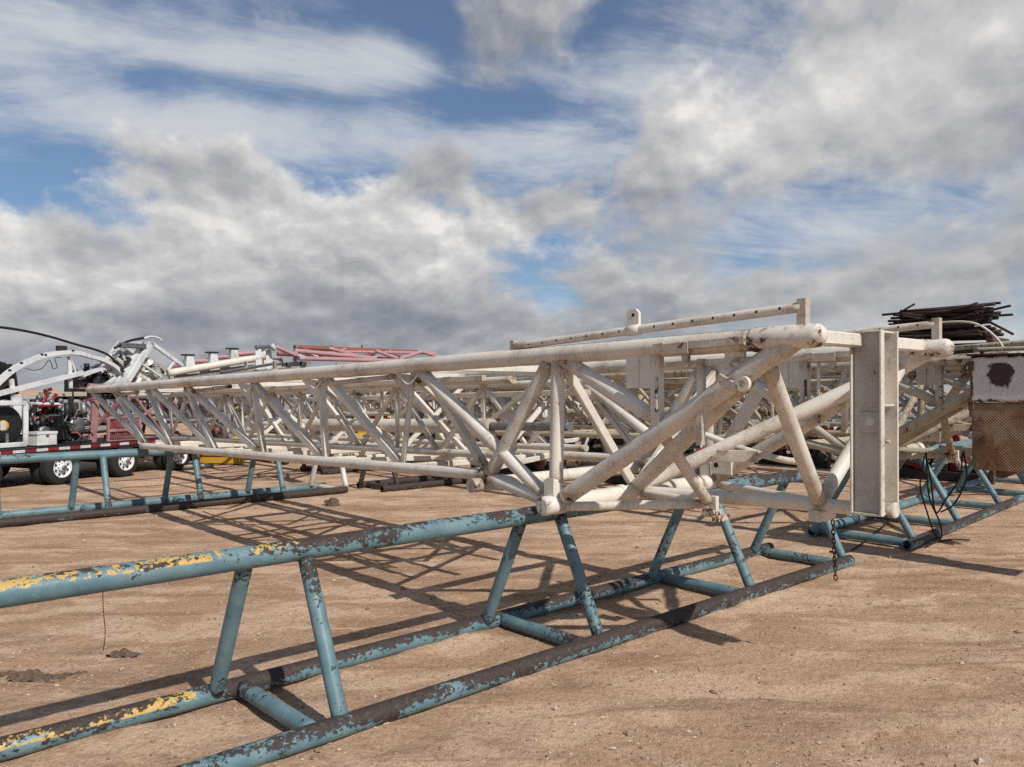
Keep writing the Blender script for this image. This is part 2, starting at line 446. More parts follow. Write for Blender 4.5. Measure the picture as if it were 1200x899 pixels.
def soil(px, py, L, Wd, hh, label, seed):
    """a ragged ridge of dark disturbed earth"""
    c = onz(px, py, 0); c.z = 0; m2 = MB(); nx_, ny_ = int(L / .012), int(Wd / .012)
    for i in range(nx_ + 1):
        for j in range(ny_ + 1):
            a_, b_ = (i / nx_ - .5), (j / ny_ - .5)
            q = Vector((a_ * L * sA + b_ * Wd * cA, a_ * L * -cA + b_ * Wd * sA, 0))
            f = 1 - min(1, (2 * a_) ** 2 + (2 * b_) ** 2)
            v_ = Vector((a_ * L, b_ * Wd, seed))
            z = hh * (f * .9 + .9 * mnoise.noise(v_ * 9) + 1.0 * mnoise.noise(v_ * 26) - .40)
            m2.v.append(c + q + Vector((0, 0, max(-.035, z))))
    for i in range(nx_):
        for j in range(ny_):
            k_ = i * (ny_ + 1) + j; m2.face((k_, k_ + ny_ + 1, k_ + ny_ + 2, k_ + 1))
    return solo(m2, 'dark_soil_ridge', M['clod'], c, label, 'dark soil')
soil(40, 792, .62, .20, .030, 'long low ridge of dark disturbed soil at the left edge beneath the front rack', 2)
soil(147, 766, .22, .13, .034, 'small clump of dark soil beneath the dangling wire of the front rack', 7)

# ---------------------------------------------------------------- pipe racks
def rack(name, label, yn, yf, x0, x1, frames, ztop, mats, rb=.06, rt=.066, endx=None, yend=None, group='blue steel pipe racks in the yard', split=None, loc=None):
    """triangular rack: one top pipe over two base pipes, A legs and a crossbar at every frame"""
    sk = yend or 0.0                                                   # drift of the far end along y
    D = lambda x: sk * (x - x0) / (x1 - x0)
    t = thing(name, (loc if loc is not None else (x0 + x1) / 2, (yn + yf) / 2, 0), label, 'pipe rack', group)
    ym = (yn + yf) / 2
    mt, mbs, mbn, ml = mats
    MB().pipe_open((x0, ym + D(x0), ztop), (x1, ym + sk, ztop - .01), rt).build('top_pipe', mt, t)
    MB().pipe_open((x0, yn + D(x0), rb), (x1, yn + sk, rb), rb).build('base_pipe', mbn, t)
    MB().pipe_open((x0, yf + D(x0), rb), (x1, yf + sk, rb), rb).build('base_pipe', mbs, t)
    for i, x in enumerate(frames):
        d = D(x); m2 = ml
        if isinstance(ml, list): m2 = ml[0] if i == 0 else ml[1]
        if split is not None and x > split: m2 = M['rack_white']
        s = 1 if yf > yn else -1
        for y, o in ((yn, 1), (yf, -1)):
            xo = x + .165 * o * s
            leg = MB().tube((xo, y + d + s * o * .03, rb * 1.3), (xo, ym + d - s * o * .045, ztop - .045), .047)
            leg.build('leg', m2 if o == -1 else (ml[1] if isinstance(ml, list) else m2), t)
        MB().tube((x + .0, yn + d + s * .04, rb), (x, yf + d - s * .04, rb), .05).build('crossbar', ml[1] if isinstance(ml, list) else m2, t)
    return t
rack1 = rack('pipe_rack', 'long blue pipe rack nearest the camera with yellow paint flaking on its top pipe', 3.84, 4.77, -1.5, 8.45, (.05, 2.14, 4.28, 6.36, 8.2), .955,
             (M['rack_top'], M['rack_base'], M['rack_base_bare'], [M['rack_leg_yellow'], M['rack']]), yend=-.12)
rack2 = rack('pipe_rack', 'blue and white pipe rack under the far end of the white mast', 12.74, 13.5, -1.0, 7.7, (.8, 2.15, 3.55, 4.92, 6.33, 7.55), .90,
             (M['rack_far'], M['rack_far'], M['rack_dark'], M['rack_far']), rt=.066, yend=-.15, split=7.0)
rack3 = rack('pipe_rack', 'dark pipe rack behind the mast, in line with the blue and white rack', 12.2, 13.0, 8.2, 19.5, (8.4, 10.4, 12.4, 14.5, 16.6, 18.8), .90,
             (M['rack_dark'], M['rack_dark'], M['rack_dark'], M['rack_dark']))
rack4 = rack('pipe_rack', 'blue pipe rack on the right with black hoses hanging down to it', 3.62, 4.78, 9.75, 24.0, (9.9, 11.72, 13.9, 16.0, 18.1, 20.2, 22.4), .99,
             (M['rack_right'], M['rack_right'], M['rack_base_bare'], M['rack_right']), yend=.6)

# ---------------------------------------------------------------- the mast
ZT = lambda y: 2.19 - .0238 * (y - 2.03)
ZB = lambda y: 1.02 + .0238 * (12.63 - y)
XF, XB, XM = 4.2, 6.2, 5.2
def holes(m2, p0, p1, r, cnt, side):
    """bored holes along a rail"""
    p0, p1 = Vector(p0), Vector(p1); side = Vector(side).normalized()
    m2.cur = 1
    for i in range(cnt):
        p = p0.lerp(p1, (i + .5) / cnt); m2.tube(p + side * (r - .004), p + side * (r + .0015), .0085, 10)
    m2.cur = 0
def build_mast():
    t = thing('mast', (5.2, 8.0, 0), 'x', 'mast', 'mast sections laid across the racks')
    W = M['mast']; n_ = [0]
    def tube(name, a, b, r, mat=None, n=14): return MB().tube(a, b, r, n).build(name, mat or W, t)
    def bar(name, a, b, w, h, up=(1, 0, 0), mat=None): return MB().bar(a, b, w, h, up).build(name, mat or W, t)
    for x, yb in ((XF, 4.72), (XB, 3.71)):
        m2 = MB().tube((x, 15.5, ZT(15.5)), (x, 2.4, ZT(2.4)), .066, 18)
        ch = m2.build('top_chord', W, t)
        # worn sleeve and domed pin end
        prof = [(0, .067), (.02, .073), (.28, .073), (.30, .069), (.38, .069)] + [(.38 + .069 * math.sin(a), max(.004, .069 * math.cos(a))) for a in (.3, .6, .9, 1.2, 1.45, 1.57)]
        sl = MB().lathe((x, 2.42, ZT(2.42)), (0, -1, .024), prof, 20).build('sleeve', M['mast_worn'], ch)
        m2 = MB().pipe_open((x, 12.75, ZB(12.75)), (x, yb, ZB(yb)), .048)
        m2.build('bottom_chord', W, t)
    for x in (XF, XB):
        for a, b in ((15.40, 12.66), (14.14, 12.63), (14.1, 11.60), (12.6, 11.58), (12.4, 10.1), (11.07, 10.08), (11.05, 8.78), (8.99, 8.72), (9.0, 7.38), (7.40, 7.31), (7.3, 5.98), (5.75, 5.92), (5.62, 4.78)):
            up = (1, 0, 0)
            thick = .072 if abs(a - b) > 1.1 else .06
            p_, q_ = Vector((x, a, ZT(a) - .05)), Vector((x, b, ZB(b) + .03)); m2 = MB().bar(p_, q_, thick, .014, up)
            off = Vector((.022, 0, 0)); nn = (q_ - p_).cross(Vector((1, 0, 0))).normalized() * thick * .44
            nn = nn if nn.z > 0 else -nn
            m2.bar(p_ + off + nn, q_ + off + nn, .014, .058, up); m2.build('brace', W, t)
        tube('brace', (x, 5.68, ZT(5.68) - .03), (x, 4.13, 1.12), .052)
        tube('brace', (x, 4.07, ZT(4.07) - .05), (x, 4.72, 1.22), .055)
        tube('post', (x, 3.98, ZT(3.98) - .04), (x, 4.0, 1.22), .052)
        MB().plate([(x - .07, 3.955, 1.10), (x - .07, 4.05, 1.10), (x - .07, 4.05, 1.23), (x - .07, 4.02, 1.25), (x - .07, 3.955, 1.25)], .012).build('foot_plate', W, t)
        MB().box((x - .01, 4.0, 1.17), (.1, .09, .14)).build('foot_block', W, t)
        tube('brace', (x, 3.94, ZT(3.94) - .03), (x, 3.1, 1.70), .052)
        tube('leg', (x, 3.90, 1.12), (x, 2.13, 2.185), .062)
        # chord drops to the seat over the rack
        tube('brace', (x, 4.74, 1.19), (x, 4.02, 1.06), .05)
        MB().lathe((x - .16, 3.99, 1.055), (1, 0, 0), [(0, .05), (.01, .07), (.22, .07), (.23, .05)], 18).build('hub', M['mast_worn'], t)
        # eye on the leg
        e = MB(); c = Vector((x - .085, 2.43, 1.925)); dn = Vector((0, -.85, .52))
        for k in range(16):
            a0, a1 = 2 * math.pi * k / 16, 2 * math.pi * (k + 1) / 16
            f = lambda a, rr: c + Vector((0, math.cos(a), math.sin(a))) * rr
            e.plate([f(a0, .022), f(a1, .022), f(a1, .046), f(a0, .046)], .03)
        e.bar(c + Vector((0, .03, -.03)), c + Vector((0, .16, .04)), .03, .05, (0, 0, 1))
        e.build('lug', W, t)
    tube('leg', (5.2, 4.06, 1.08), (XF + .03, 2.48, 1.95), .06); tube('leg', (5.2, 4.06, 1.08), (XB - .03, 2.46, 2.0), .06)
    bar('brace', (5.2, 4.06, 1.08), (XF, 3.92, 2.06), .075, .05, (0, 1, 0)); bar('brace', (5.2, 4.06, 1.08), (XB, 3.92, 2.06), .075, .05, (0, 1, 0))
    tube('cross_pipe', (XF, 4.03, 1.05), (XB, 4.03, 1.05), .068)
    MB().lathe((4.95, 4.03, 1.05), (1, 0, 0), [(0, .068), (.005, .08), (.05, .08), (.055, .068)], 18).build('collar', W, t)
    tube('cross_pipe', (XF - .14, 4.80, 1.13), (XB, 4.80, 1.13), .056)
    tube('middle_pipe', (5.2, 4.0, 1.06), (5.2, 2.0, 1.125), .046)
    tube('brace', (XF, 3.96, 1.04), (4.93, 3.21, 1.07), .034); tube('brace', (5.2, 4.02, 1.05), (4.93, 3.23, 1.07), .034)
    tube('brace', (XF, 3.07, 1.62), (4.93, 3.20, 1.09), .04)
    tube('brace', (5.2, 2.48, 1.12), (5.75, 3.6, 1.10), .034)
    nb = MB().box((4.97, 3.17, 1.07), (.04, .06, .11)); nb.box((5.0, 3.2, 1.0), (.12, .1, .05)); nb.box((5.03, 3.15, .965), (.14, .06, .045)); nb.build('clamp', M['mast_worn'], t)
    tube('leg', (XF + .0, 2.33, 2.06), (5.16, 2.48, 1.14), .05); tube('leg', (XB, 2.33, 2.08), (5.24, 2.50, 1.14), .05)
    fb = MB().bar((5.10, 2.48, 1.045), (5.32, 2.48, 1.045), .09, .075); fb.cur = 1; fb.box((5.322, 2.48, 1.045), (.004, .06, .045)); fb.build('foot_block', [W, M['hole']], t)
    # end beam across the two chords
    cb = MB().bar((XF, 2.20, 2.20), (XB, 2.20, 2.21), .10, .085); cb.build('cross_beam', W, t)
    # upright beam in the middle of the end frame: an H section
    hb = MB(); z0, z1 = 1.10, 2.265; za, zb = z0, z1; zc, dz = (za + zb) / 2, zb - za
    for y in (2.03, 2.215): hb.box((5.075, y, zc), (.05, .014, dz), ch=.003)
    for z in (za + .006, zb - .006): hb.box((5.072, 2.122, z), (.04, .172, .012), ch=.002)
    hb.box((5.19, 2.13, zc), (.198, .012, dz - .002), ch=.002)
    hb.box((5.30, 2.115, zc), (.016, .195, dz), ch=.003)
    for z in (za + .008, za + .69, zb - .008): hb.box((5.19, 2.08, z), (.20, .085, .012), ch=.002)
    h = hb.build('end_beam', W, t)
    MB().box((5.085, 2.12, zc), (.012, .17, dz - .03), ch=.002).build('face_plate', M['mast_dull'], h)
    pp = MB().box((5.073, 2.10, 1.685), (.012, .13, .13), ch=.002); pp.build('patch_plate', M['mast_dull'], h)
    ho = MB().tube((5.068, 2.10, 1.69), (5.0655, 2.10, 1.69), .026, 16); ho.build('hole', M['tape_white'], h)
    MB().lathe((5.22, 2.075, 1.125), (0, -1, 0), [(0, .03), (.05, .03), (.052, .05), (.075, .05), (.08, .04)], 18).build('pin', W, t)
    MB().tube((5.2, 2.09, 1.56), (5.2, 2.03, 1.56), .012).build('pin', W, t)
    # rails over the chords
    for x, y0, z0, y1, z1 in ((XF, 4.44, 2.222, 2.115, 2.352), (XB, 4.3, 2.25, 2.10, 2.365)):
        m2 = MB().tube((x, y0, z0), (x, y1, z1), .029, 14)
        holes(m2, (x, y0 - .1, z0), (x, y1 + .05, z1), .029, 15, (-1, -.25, .1))
        rl = m2.build('rail', [W, M['hole']], t)
        MB().bar((x, y1 - .01, ZT(y1) + .05), (x, y1 - .01, z1 + .045), .06, .05, (1, 0, 0)).build('rail_post', W, rl)
        MB().bar((x, y0 + .01, ZT(y0) + .02), (x, y0 + .01, z0 + .045), .05, .05, (1, 0, 0)).build('rail_post', W, rl)
        lg = MB().plate([(x, 3.34, 2.28), (x, 3.24, 2.28), (x, 3.24, 2.40), (x, 3.265, 2.425), (x, 3.315, 2.425), (x, 3.34, 2.40)], .025)
        lg.cur = 1; lg.tube((x - .0125, 3.285, 2.385), (x - .0145, 3.285, 2.385), .012, 10)
        lg.build('lug', [W, M['hole']], rl)
        MB().lathe((x, 3.34, 2.283), (0, -1, .055), [(0, .03), (.003, .036), (.1, .036), (.103, .03)], 16).build('collar', W, rl)
    # plates and hinges hung under the front chord
    for x in (XF, XB):
        MB().box((x - .03, 3.27, 2.005), (.02, .105, .21)).build('plate', W, t); MB().box((x - .03, 3.16, 2.005), (.022, .105, .212)).build('plate', W, t)
        MB().bar((x - .02, 3.085, 1.62), (x - .02, 3.085, 2.13), .075, .06, (1, 0, 0)).build('post', W, t)
        MB().bar((x - .06, 3.06, 1.75), (x - .06, 3.06, 1.97), .018, .018).build('handle', M['mast_worn'], t)
        hg = MB(); hg.bar((x - .085, 3.06, 2.155), (x - .085, 2.98, 2.16), .03, .055); hg.bar((x - .075, 2.98, 2.145), (x - .075, 2.80, 2.15), .05, .075)
        hg.bar((x - .08, 2.80, 2.165), (x - .08, 2.42, 2.178), .03, .05); hg.bar((x - .07, 2.83, 2.12), (x - .07, 2.83, 2.03), .05, .03)
        hg.bar((x - .02, 2.75, 2.08), (x - .02, 2.76, 1.55), .045, .045); hg.build('hinge', W, t)
        MB().box((x, 2.53, 2.08), (.03, .13, .14)).build('gusset', W, t)
        MB().bar((x - .0, 3.02, 2.05), (x, 2.4, 2.07), .04, .03).build('strap', W, t)
    for y in (2.95, 3.35): bar('hanger', (XB - .06, y, 1.62), (XB - .06, y, 2.15), .022, .022)
    bar('brace', (XB + .05, 3.42, 2.08), (XB + .05, 3.92, 1.28), .11, .05, (1, 0, 0))
    MB().poly(arc([(5.55, 3.72, 1.55), (5.6, 3.3, 1.42), (5.62, 3.0, 1.36), (5.72, 2.86, 1.34)]), .026, 10).build('link', W, t)
    bar('tray', (5.45, 3.45, 1.37), (5.55, 3.15, 1.375), .09, .03)
    # bracket on the back bottom chord, a red fitting beside it
    bk = MB().box((XB - .07, 3.83, 1.21), (.02, .2, .13)); bk.cur = 1; bk.tube((XB - .08, 3.88, 1.22), (XB - .0835, 3.88, 1.22), .022, 12); bk.build('bracket', [W, M['hole']], t)
    # cross bars and diagonals of the floor and of the roof of the truss
    for y in (5.95, 7.35, 8.75, 10.1, 11.6, 12.7): bar('floor_bar', (XF, y, ZB(y)), (XB, y, ZB(y)), .06, .06)
    for a, b in ((5.0, 5.95), (7.35, 5.95), (7.35, 8.75), (10.1, 8.75), (10.1, 11.6)): bar('floor_brace', (XF, a, ZB(a)), (XB, b, ZB(b)), .05, .05)
    for y in (5.6, 7.4, 9.0, 11.07, 12.5, 14.1, 15.4): bar('roof_bar', (XF, y, ZT(y) - .02), (XB, y, ZT(y) - .02), .06, .07)
    # inner V frames
    for y in (5.75, 7.4, 9.0, 11.07):
        bar('frame_bar', (XF, y, ZT(y) - .09), (XM, y - .05, ZB(y) + .06), .045, .045, (0, 1, 0)); bar('frame_bar', (XB, y, ZT(y) - .09), (XM, y - .05, ZB(y) + .06), .045, .045, (0, 1, 0))
    for y in (6.3, 8.1, 9.8):
        bar('ladder_bar', (5.75, y + .7, ZB(y) + .08), (5.75, y - .6, ZT(y) - .12), .05, .04, (1, 0, 0))
        bar('ladder_bar', (4.75, y + .4, ZT(y) - .12), (4.75, y - .7, ZB(y) + .08), .05, .04, (1, 0, 0))
    # rust streaked spacer pipes and their hooks
    for y0, y1 in ((7.42, 6.05), (10.75, 9.55), (13.9, 12.9)):
        for x in (XF - .01, XB - .01):
            tube('spacer_pipe', (x, y0, ZT(y0) - .125), (x, y1, ZT(y1) - .09), .024, M['bar_rust'], 10)
    for y in (5.75, 7.4, 9.0):
        MB().poly(arc([(XF - .03, y + .22, ZT(y) - .05), (XF - .05, y + .06, ZT(y) - .15), (XF - .05, y - .02, ZT(y) - .16), (XF - .04, y - .12, ZT(y) - .08)], 5), .009, 8).build('hook', M['white'], t)
        MB().plate([(XF + .02, y + .42, ZT(y) - .06), (XF + .02, y + .05, ZT(y) - .08), (XF + .02, y + .05, ZT(y) - .32)], .012).build('gusset', W, t)
    # the upper mast section telescoped inside
    for x in (4.62, 5.78):
        tube('inner_chord', (x, 14.6, ZT(14.6) - .14), (x, 4.9, ZT(4.9) - .15), .034, None, 10); tube('inner_chord', (x, 13.0, ZB(13.0) + .11), (x, 5.1, ZB(5.1) + .12), .034, None, 10)
        y = 13.4
        for k in range(12):
            y2 = y - .68
            a_, b_ = (ZT(y) - .15, ZB(y2) + .11) if k % 2 == 0 else (ZB(y) + .11, ZT(y2) - .15)
            bar('inner_brace', (x, y, a_), (x, y2, b_), .042, .042); y = y2
        for y in (12.7, 10.7, 8.6, 6.6): bar('inner_post', (x, y, ZB(y) + .11), (x, y, ZT(y) - .15), .036, .036, (1, 0, 0))
    # telescoping rail and cabinet inside
    bar('inner_rail', (5.9, 11.2, 1.72), (5.9, 5.2, 1.86), .06, .12); bar('inner_rail', (4.55, 12.4, 1.82), (4.55, 5.2, 1.99), .05, .05)
    cbx = MB().box((6.02, 7.55, 1.26), (.16, .3, .27)); cbx.cur = 1; cbx.tube((5.94, 7.58, 1.28), (5.937, 7.58, 1.28), .022, 10); cbx.build('cabinet', [W, M['hole']], t)
    tube('cylinder', (5.0, 9.6, 1.42), (5.0, 5.6, 1.54), .075)
    tube('cylinder_rod', (5.0, 5.6, 1.54), (5.0, 4.6, 1.57), .04, M['steel'])
    # pennant strip along the sloped end
    bar('end_bar', (XF, 12.68, ZB(12.7)), (XB, 12.68, ZB(12.7)), .09, .12)
    return t
mast = build_mast()
mast['label'] = 'cream white lattice mast with an upright H beam closing its near end'
mgrey = {'cream_mast_enamel': M['mast_grey'], 'worn_mast_end_enamel': M['mast_grey']}
myel = {'cream_mast_enamel': M['mast_yellowed']}
for dx, dy, dz, lab, tab in ((5.35, 0.1, .035, 'yellowed rust spotted lattice mast on the right rack behind the upright H beam', myel),
                             (10.9, .5, .035, 'grey lattice mast seen through the bars, behind the yellowed mast', mgrey),
                             (2.6, 11.5, .0, 'grey lattice mast far behind, lying past the tail of the flatbed trailer', mgrey),
                             (8.5, 12.5, .0, 'far cream lattice mast behind the dark pipe rack', {})):
    c = copy_tree(mast); c.location = (mast.location.x + dx, mast.location.y + dy, dz); c['label'] = lab; repaint(c, tab)
rack('pipe_rack', 'far rack under the grey mast past the trailer tail', 15.6, 16.5, 8.9, 20.0, (9.1, 11.2, 13.3, 15.4, 17.5, 19.6), .95, (M['rack_dark'],) * 4)
rack('pipe_rack', 'farthest rack under the two back masts', 24.0, 24.9, 6.0, 20.0, (6.2, 8.3, 10.4, 12.5, 14.6, 16.7, 18.8), .90, (M['rack_dark'],) * 4)

# hanging chain on the rack end
def chain(p0, p1, label):
    m2 = MB(); p0, p1 = Vector(p0), Vector(p1); n = int((p1 - p0).length / .03)
    for i in range(n):
        c = p0.lerp(p1, (i + .5) / n); s = Vector((1, 0, 0)) if i % 2 else Vector((0, 1, 0)); d = (p1 - p0).normalized()
        pts = [c + s * math.cos(a) * .012 + d * math.sin(a) * .022 for a in [2 * math.pi * k / 10 for k in range(11)]]
        m2.poly(pts, .0045, 6, cap=False)
    return solo(m2, 'chain', M['rust'], (p1.x, p1.y, p1.z), label, 'chain')
chain((5.28, 2.44, 1.0), (5.30, 2.43, .60), 'rusty chain hanging from the foot block beside the upright H beam')
w0 = Vector((.93, 4.2, .93))
w0 = ony(121, 684, 4.25)
solo(MB().poly(arc([w0, w0 + Vector((.0, -.01, -.12)), w0 + Vector((.012, 0, -.24)), w0 + Vector((.004, 0, -.33))], 5), .0022, 5), 'wire', M['rust_dark'], w0, 'thin wire dangling from the top pipe of the front rack', 'wire')

# ---------------------------------------------------------------- right edge: rusty box, hoses, rods
def rusty_panel_mat():
    m, t, b = newmat('rust_eaten_white_panel'); co = objco(t)
    n2 = t.noise(co, 7, 9, .65, .8); n3 = t.noise(co, 40, 6, .6)
    p = t.n('ShaderNodeSeparateXYZ', Vector=co)
    blot = t.n('ShaderNodeVectorMath', _operation='DISTANCE', i0=co, i1=(0, .17, .985)).outputs['Value']
    edge = t.m('MINIMUM', t.m('SUBTRACT', .425, p.outputs[1]), t.m('SUBTRACT', 1.17, p.outputs[2]))
    bot = t.m('SUBTRACT', p.outputs[2], .70)
    w = t.m('ADD', t.step(t.m('ADD', blot, t.m('MULTIPLY', t.m('SUBTRACT', t.noise(co, 5, 5, .6), .5), .30)), .05, .19, .55, 0), t.m('ADD', t.step(t.m('MINIMUM', edge, bot), 0, .06, .34, 0), n2))
    k = t.step(w, .76, .79)
    c = t.mix(t.step(n3, .35, .7, 0, .5), (.62, .62, .58), (.40, .37, .31))
    c = t.mix(t.step(w, .6, .76, 0, .6), c, (.27, .15, .07))
    c = t.mix(k, c, t.mix(n3, (.02, .012, .01), (.075, .038, .025)))
    t.t.links.new(c, b.inputs['Base Color']); b.inputs['Roughness'].default_value = .65
    bump(t, b, t.m('SUBTRACT', n3, k), .5, .004); return m
def mesh_mat():
    m, t, b = newmat('rusty_expanded_mesh'); co = objco(t)
    rot = t.n('ShaderNodeVectorRotate', _rotation_type='X_AXIS', Angle=R(45)); t.t.links.new(co, rot.inputs['Vector'])
    s = t.n('ShaderNodeSeparateXYZ', Vector=t.scale(rot.outputs[0], (1, 46, 46)))
    fr = lambda v: t.m('ABSOLUTE', t.m('SUBTRACT', t.m('FRACT', v), .5))
    grid = t.m('MAXIMUM', fr(s.outputs[1]), fr(s.outputs[2]))
    n2 = t.noise(co, 4, 7, .6, .5)
    c = t.mix(t.step(n2, .40, .60), (.40, .29, .175), (.23, .10, .042))
    c = t.mix(t.step(t.noise(co, 2.6, 8, .65, .8), .52, .64), c, (.075, .036, .022))
    c = t.mix(t.step(grid, .33, .40, .75, 0), c, (.06, .03, .019))
    t.t.links.new(c, b.inputs['Base Color']); b.inputs['Roughness'].default_value = .8
    bump(t, b, grid, .8, .008); return m
px0 = 9.10
t = thing('equipment_box', (px0, 2.32, 1.06), 'white steel equipment box eaten by rust, hung on the end of the yellowed mast', 'equipment box')
MB().box((px0 + .20, 1.97, 1.06 + .935), (.4, 1.55, .47), ch=.012).build('shell', rusty_panel_mat(), t)
MB().box((px0 + .17, 1.97, 1.06 + .345), (.32, 1.53, .69), ch=.01).build('mesh_guard', mesh_mat(), t)
MB().box((px0 + .20, 1.97, 2.242), (.48, 1.60, .02), ch=.004).build('lid', M['rust_dark'], t)
MB().tube((px0 + .05, 2.72, 2.30), (px0 + .05, 1.2, 2.30), .022).build('grab_rail', M['mast_yellowed'], t)
for y in (2.65, 2.0, 1.4): MB().bar((px0 + .05, y, 2.25), (px0 + .05, y, 2.29), .03, .03).build('bracket', M['rust'], t)
for z in (2.13, 1.72): MB().box((px0 - .005, 2.735, z), (.03, .05, .10)).build('hinge', M['rust'], t)
MB().bar((px0 + .1, 2.5, 1.02), (px0 + 1.3, 2.5, 1.06), .08, .08).build('bracket', M['rust'], t)
for i, (pts, lab) in enumerate((
    ([(1083, 535), (1078, 570), (1086, 600), (1094, 624), (1102, 632)], 'black hose hanging left of its neighbours from the yellowed mast to the rack'),
    ([(1085, 530), (1088, 580), (1100, 610), (1103, 628), (1096, 632)], 'black hose dropping straight from the mast and curling at the base pipe'),
    ([(1128, 530), (1124, 560), (1108, 585), (1096, 600), (1090, 560), (1084, 532)], 'black hose slung in a loose loop between two drops'),
    ([(1129, 528), (1132, 560), (1118, 590), (1102, 600)], 'black hose hanging just left of the rusty box'))):
    P = [onx(x, y, 9.45 + .03 * i) for x, y in pts]
    for q in P: q.z = max(q.z, .015)
    solo(MB().poly(arc(P, 6), .009, 7), 'hose', M['hose'], P[-1], lab, 'hose', 'black hoses hanging off the yellowed mast')
P = [onz(x, y, .012) for x, y in ((1040, 612), (1028, 622), (1005, 640), (985, 648), (972, 646))]
solo(MB().poly(arc(P, 6), .012, 7), 'cable', M['hose'], P[0], 'black cable lying on the dirt beyond the end of the front rack', 'cable')
P = [onz(x, y, .012) for x, y in ((1085, 640), (1100, 634), (1118, 632), (1136, 633))]
solo(MB().poly(arc(P, 6), .010, 7), 'cable', M['hose'], P[0], 'short black cable on the dirt in front of the right rack', 'cable')
P = [onx(x, y, 9.5) for x, y in ((1098, 378), (1130, 377), (1150, 382), (1168, 396), (1178, 411))]
solo(MB().poly(arc(P, 6), .011, 8), 'conduit', M['mast'], P[-1], 'thin white conduit bowed over the rusty box', 'conduit')
# rack of rusty rods on the right
xr = 18.0; pL, pR = onx(1046, 400, xr), onx(1172, 400, xr)
zb = pL.z - .05
t = thing('rod_rack', (xr, (pL.y + pR.y) / 2, 0), 'tall rusty storage rack piled with rods at the right horizon', 'storage rack')
for y in (pL.y - .1, pR.y + .05):
    for x in (xr - .35, xr + .45): MB().bar((x, y, 0), (x, y, zb - .05), .09, .09).build('post', M['rust'], t)
    MB().bar((xr - .5, y, zb - .02), (xr + .6, y, zb - .02), .12, .10).build('arm', M['rust'], t)
for x in (xr - .35, xr + .45):
    MB().bar((x, pL.y + .15, zb - .13), (x, pR.y - 2.2, zb - .13), .11, .12).build('beam', M['rust'], t)
for k, (dx, dz) in enumerate(((-.2, -.28), (.1, -.24), (.3, -.3))):
    MB().tube((xr + dx, pL.y + .3, zb + dz - .02), (xr + dx, pR.y - 2.5, zb + dz), .045).build('rail', M['rust_dark'] if k else M['rust'], t)
MB().box((xr + .05, (pL.y + pR.y) / 2 - .1, zb - .34), (.9, pL.y - pR.y - .1, .46)).build('tray', M['rust_dark'], t)
MB().bar((xr - .47, pL.y + .1, zb - .20), (xr - .47, pR.y - .4, zb - .95), .05, .05).build('brace', M['rust'], t)
k = 0
for row in range(10):
    for j in range(9 - row // 2):
        y0 = pL.y + .02 + random.uniform(-.30, .06); y1 = pR.y + random.uniform(.0, .45)
        r = random.choice((.022, .028, .034)); z = zb + .05 + row * .072 + random.uniform(0, .012); x = xr - .32 + j * .085 + random.uniform(-.02, .02) + row * .03
        tilt = random.uniform(-.07, .10)
        m2 = MB().tube((x, y0, z), (x + random.uniform(-.12, .12), y1, z + tilt), r, 7)
        if random.random() < .12: m2.tube((x, y0 - .02, z), (x + .0, y0 - .03, z - .11), r, 7)
        solo(m2, 'rusty_rod', M['rust_dark'] if random.random() < .88 else M['rust'], (x, y0, z), 'rusty rod piled on the storage rack at the right horizon', 'rod', 'rusty rods piled on the rack'); k += 1
for i in range(16):
    y0 = random.uniform(pR.y + .5, pL.y - .15); L = random.uniform(.5, 1.2); z = zb + random.uniform(.35, .64); x = xr + random.uniform(-.45, .3); yw = random.uniform(-.35, .35)
    a = Vector((x, y0, z)); b_ = Vector((x + math.sin(yw) * L * .6, y0 - math.cos(yw) * L * (.75 if i % 3 else .4), z + random.uniform(-.28, .20)))
    solo(MB().tube(a, b_, random.choice((.02, .026)), 7), 'rusty_rod', M['rust_dark'], a, 'thin rusty rod lying askew across the rod pile at the right horizon', 'rod', 'rods lying askew on the pile')
for pts, lab in (([(1034, 369), (1054, 367), (1085, 371)], 'bent rod sticking out left of the rod pile'), ([(1105, 368), (1146, 355)], 'loose rod standing proud on top of the rod pile'),
            ([(1150, 372), (1188, 392)], 'loose rod sloping down right of the rod pile')):
    P = [onx(x, y, xr - .2) for x, y in pts]
    solo(MB().poly(P, .026, 7), 'rusty_rod', M['rust_dark'], P[0], lab, 'rod', 'rusty rods piled on the rack')

# ---------------------------------------------------------------- flatbed trailer with its load
tT = Vector((.914, .406, 0)); tN = Vector((-.406, .914, 0)); tO = Vector((4.27, 17.44, 0))
def T(s, w, z): return tO + tT * s + tN * w + Vector((0, 0, z))
def onT(px, py, w=0.0):
    d = ray(px, py); o = tO + tN * w; q = (o - EYE).dot(tN) / d.dot(tN); return EYE + d * q
ROT = Matrix(((tT.x, tN.x, 0), (tT.y, tN.y, 0), (0, 0, 1)))
t = thing('flatbed_trailer', T(0, 1.2, 0), 'black flatbed trailer with white steel wheels and red and white tape along its deck', 'trailer')
MB().box(T(-4.0, 1.25, .70), (15.0, 2.42, .14), ROT).build('deck', M['black'], t)
for w in (.5, 2.0): MB().box(T(-3.8, w, .54), (14.0, .12, .24), ROT).build('frame_rail', M['black'], t)
MB().box(T(3.55, 1.25, .60), (.12, 2.3, .3), ROT).build('bumper', M['black'], t)
tp = MB()
for i in range(62):
    tp.cur = i % 2; s = -11 + i * .235; tp.box(T(s, .032, .715), (.2345, .006, .055), ROT, ch=.001)
tp.build('reflective_tape', [M['tape_red'], M['tape_white']], t)
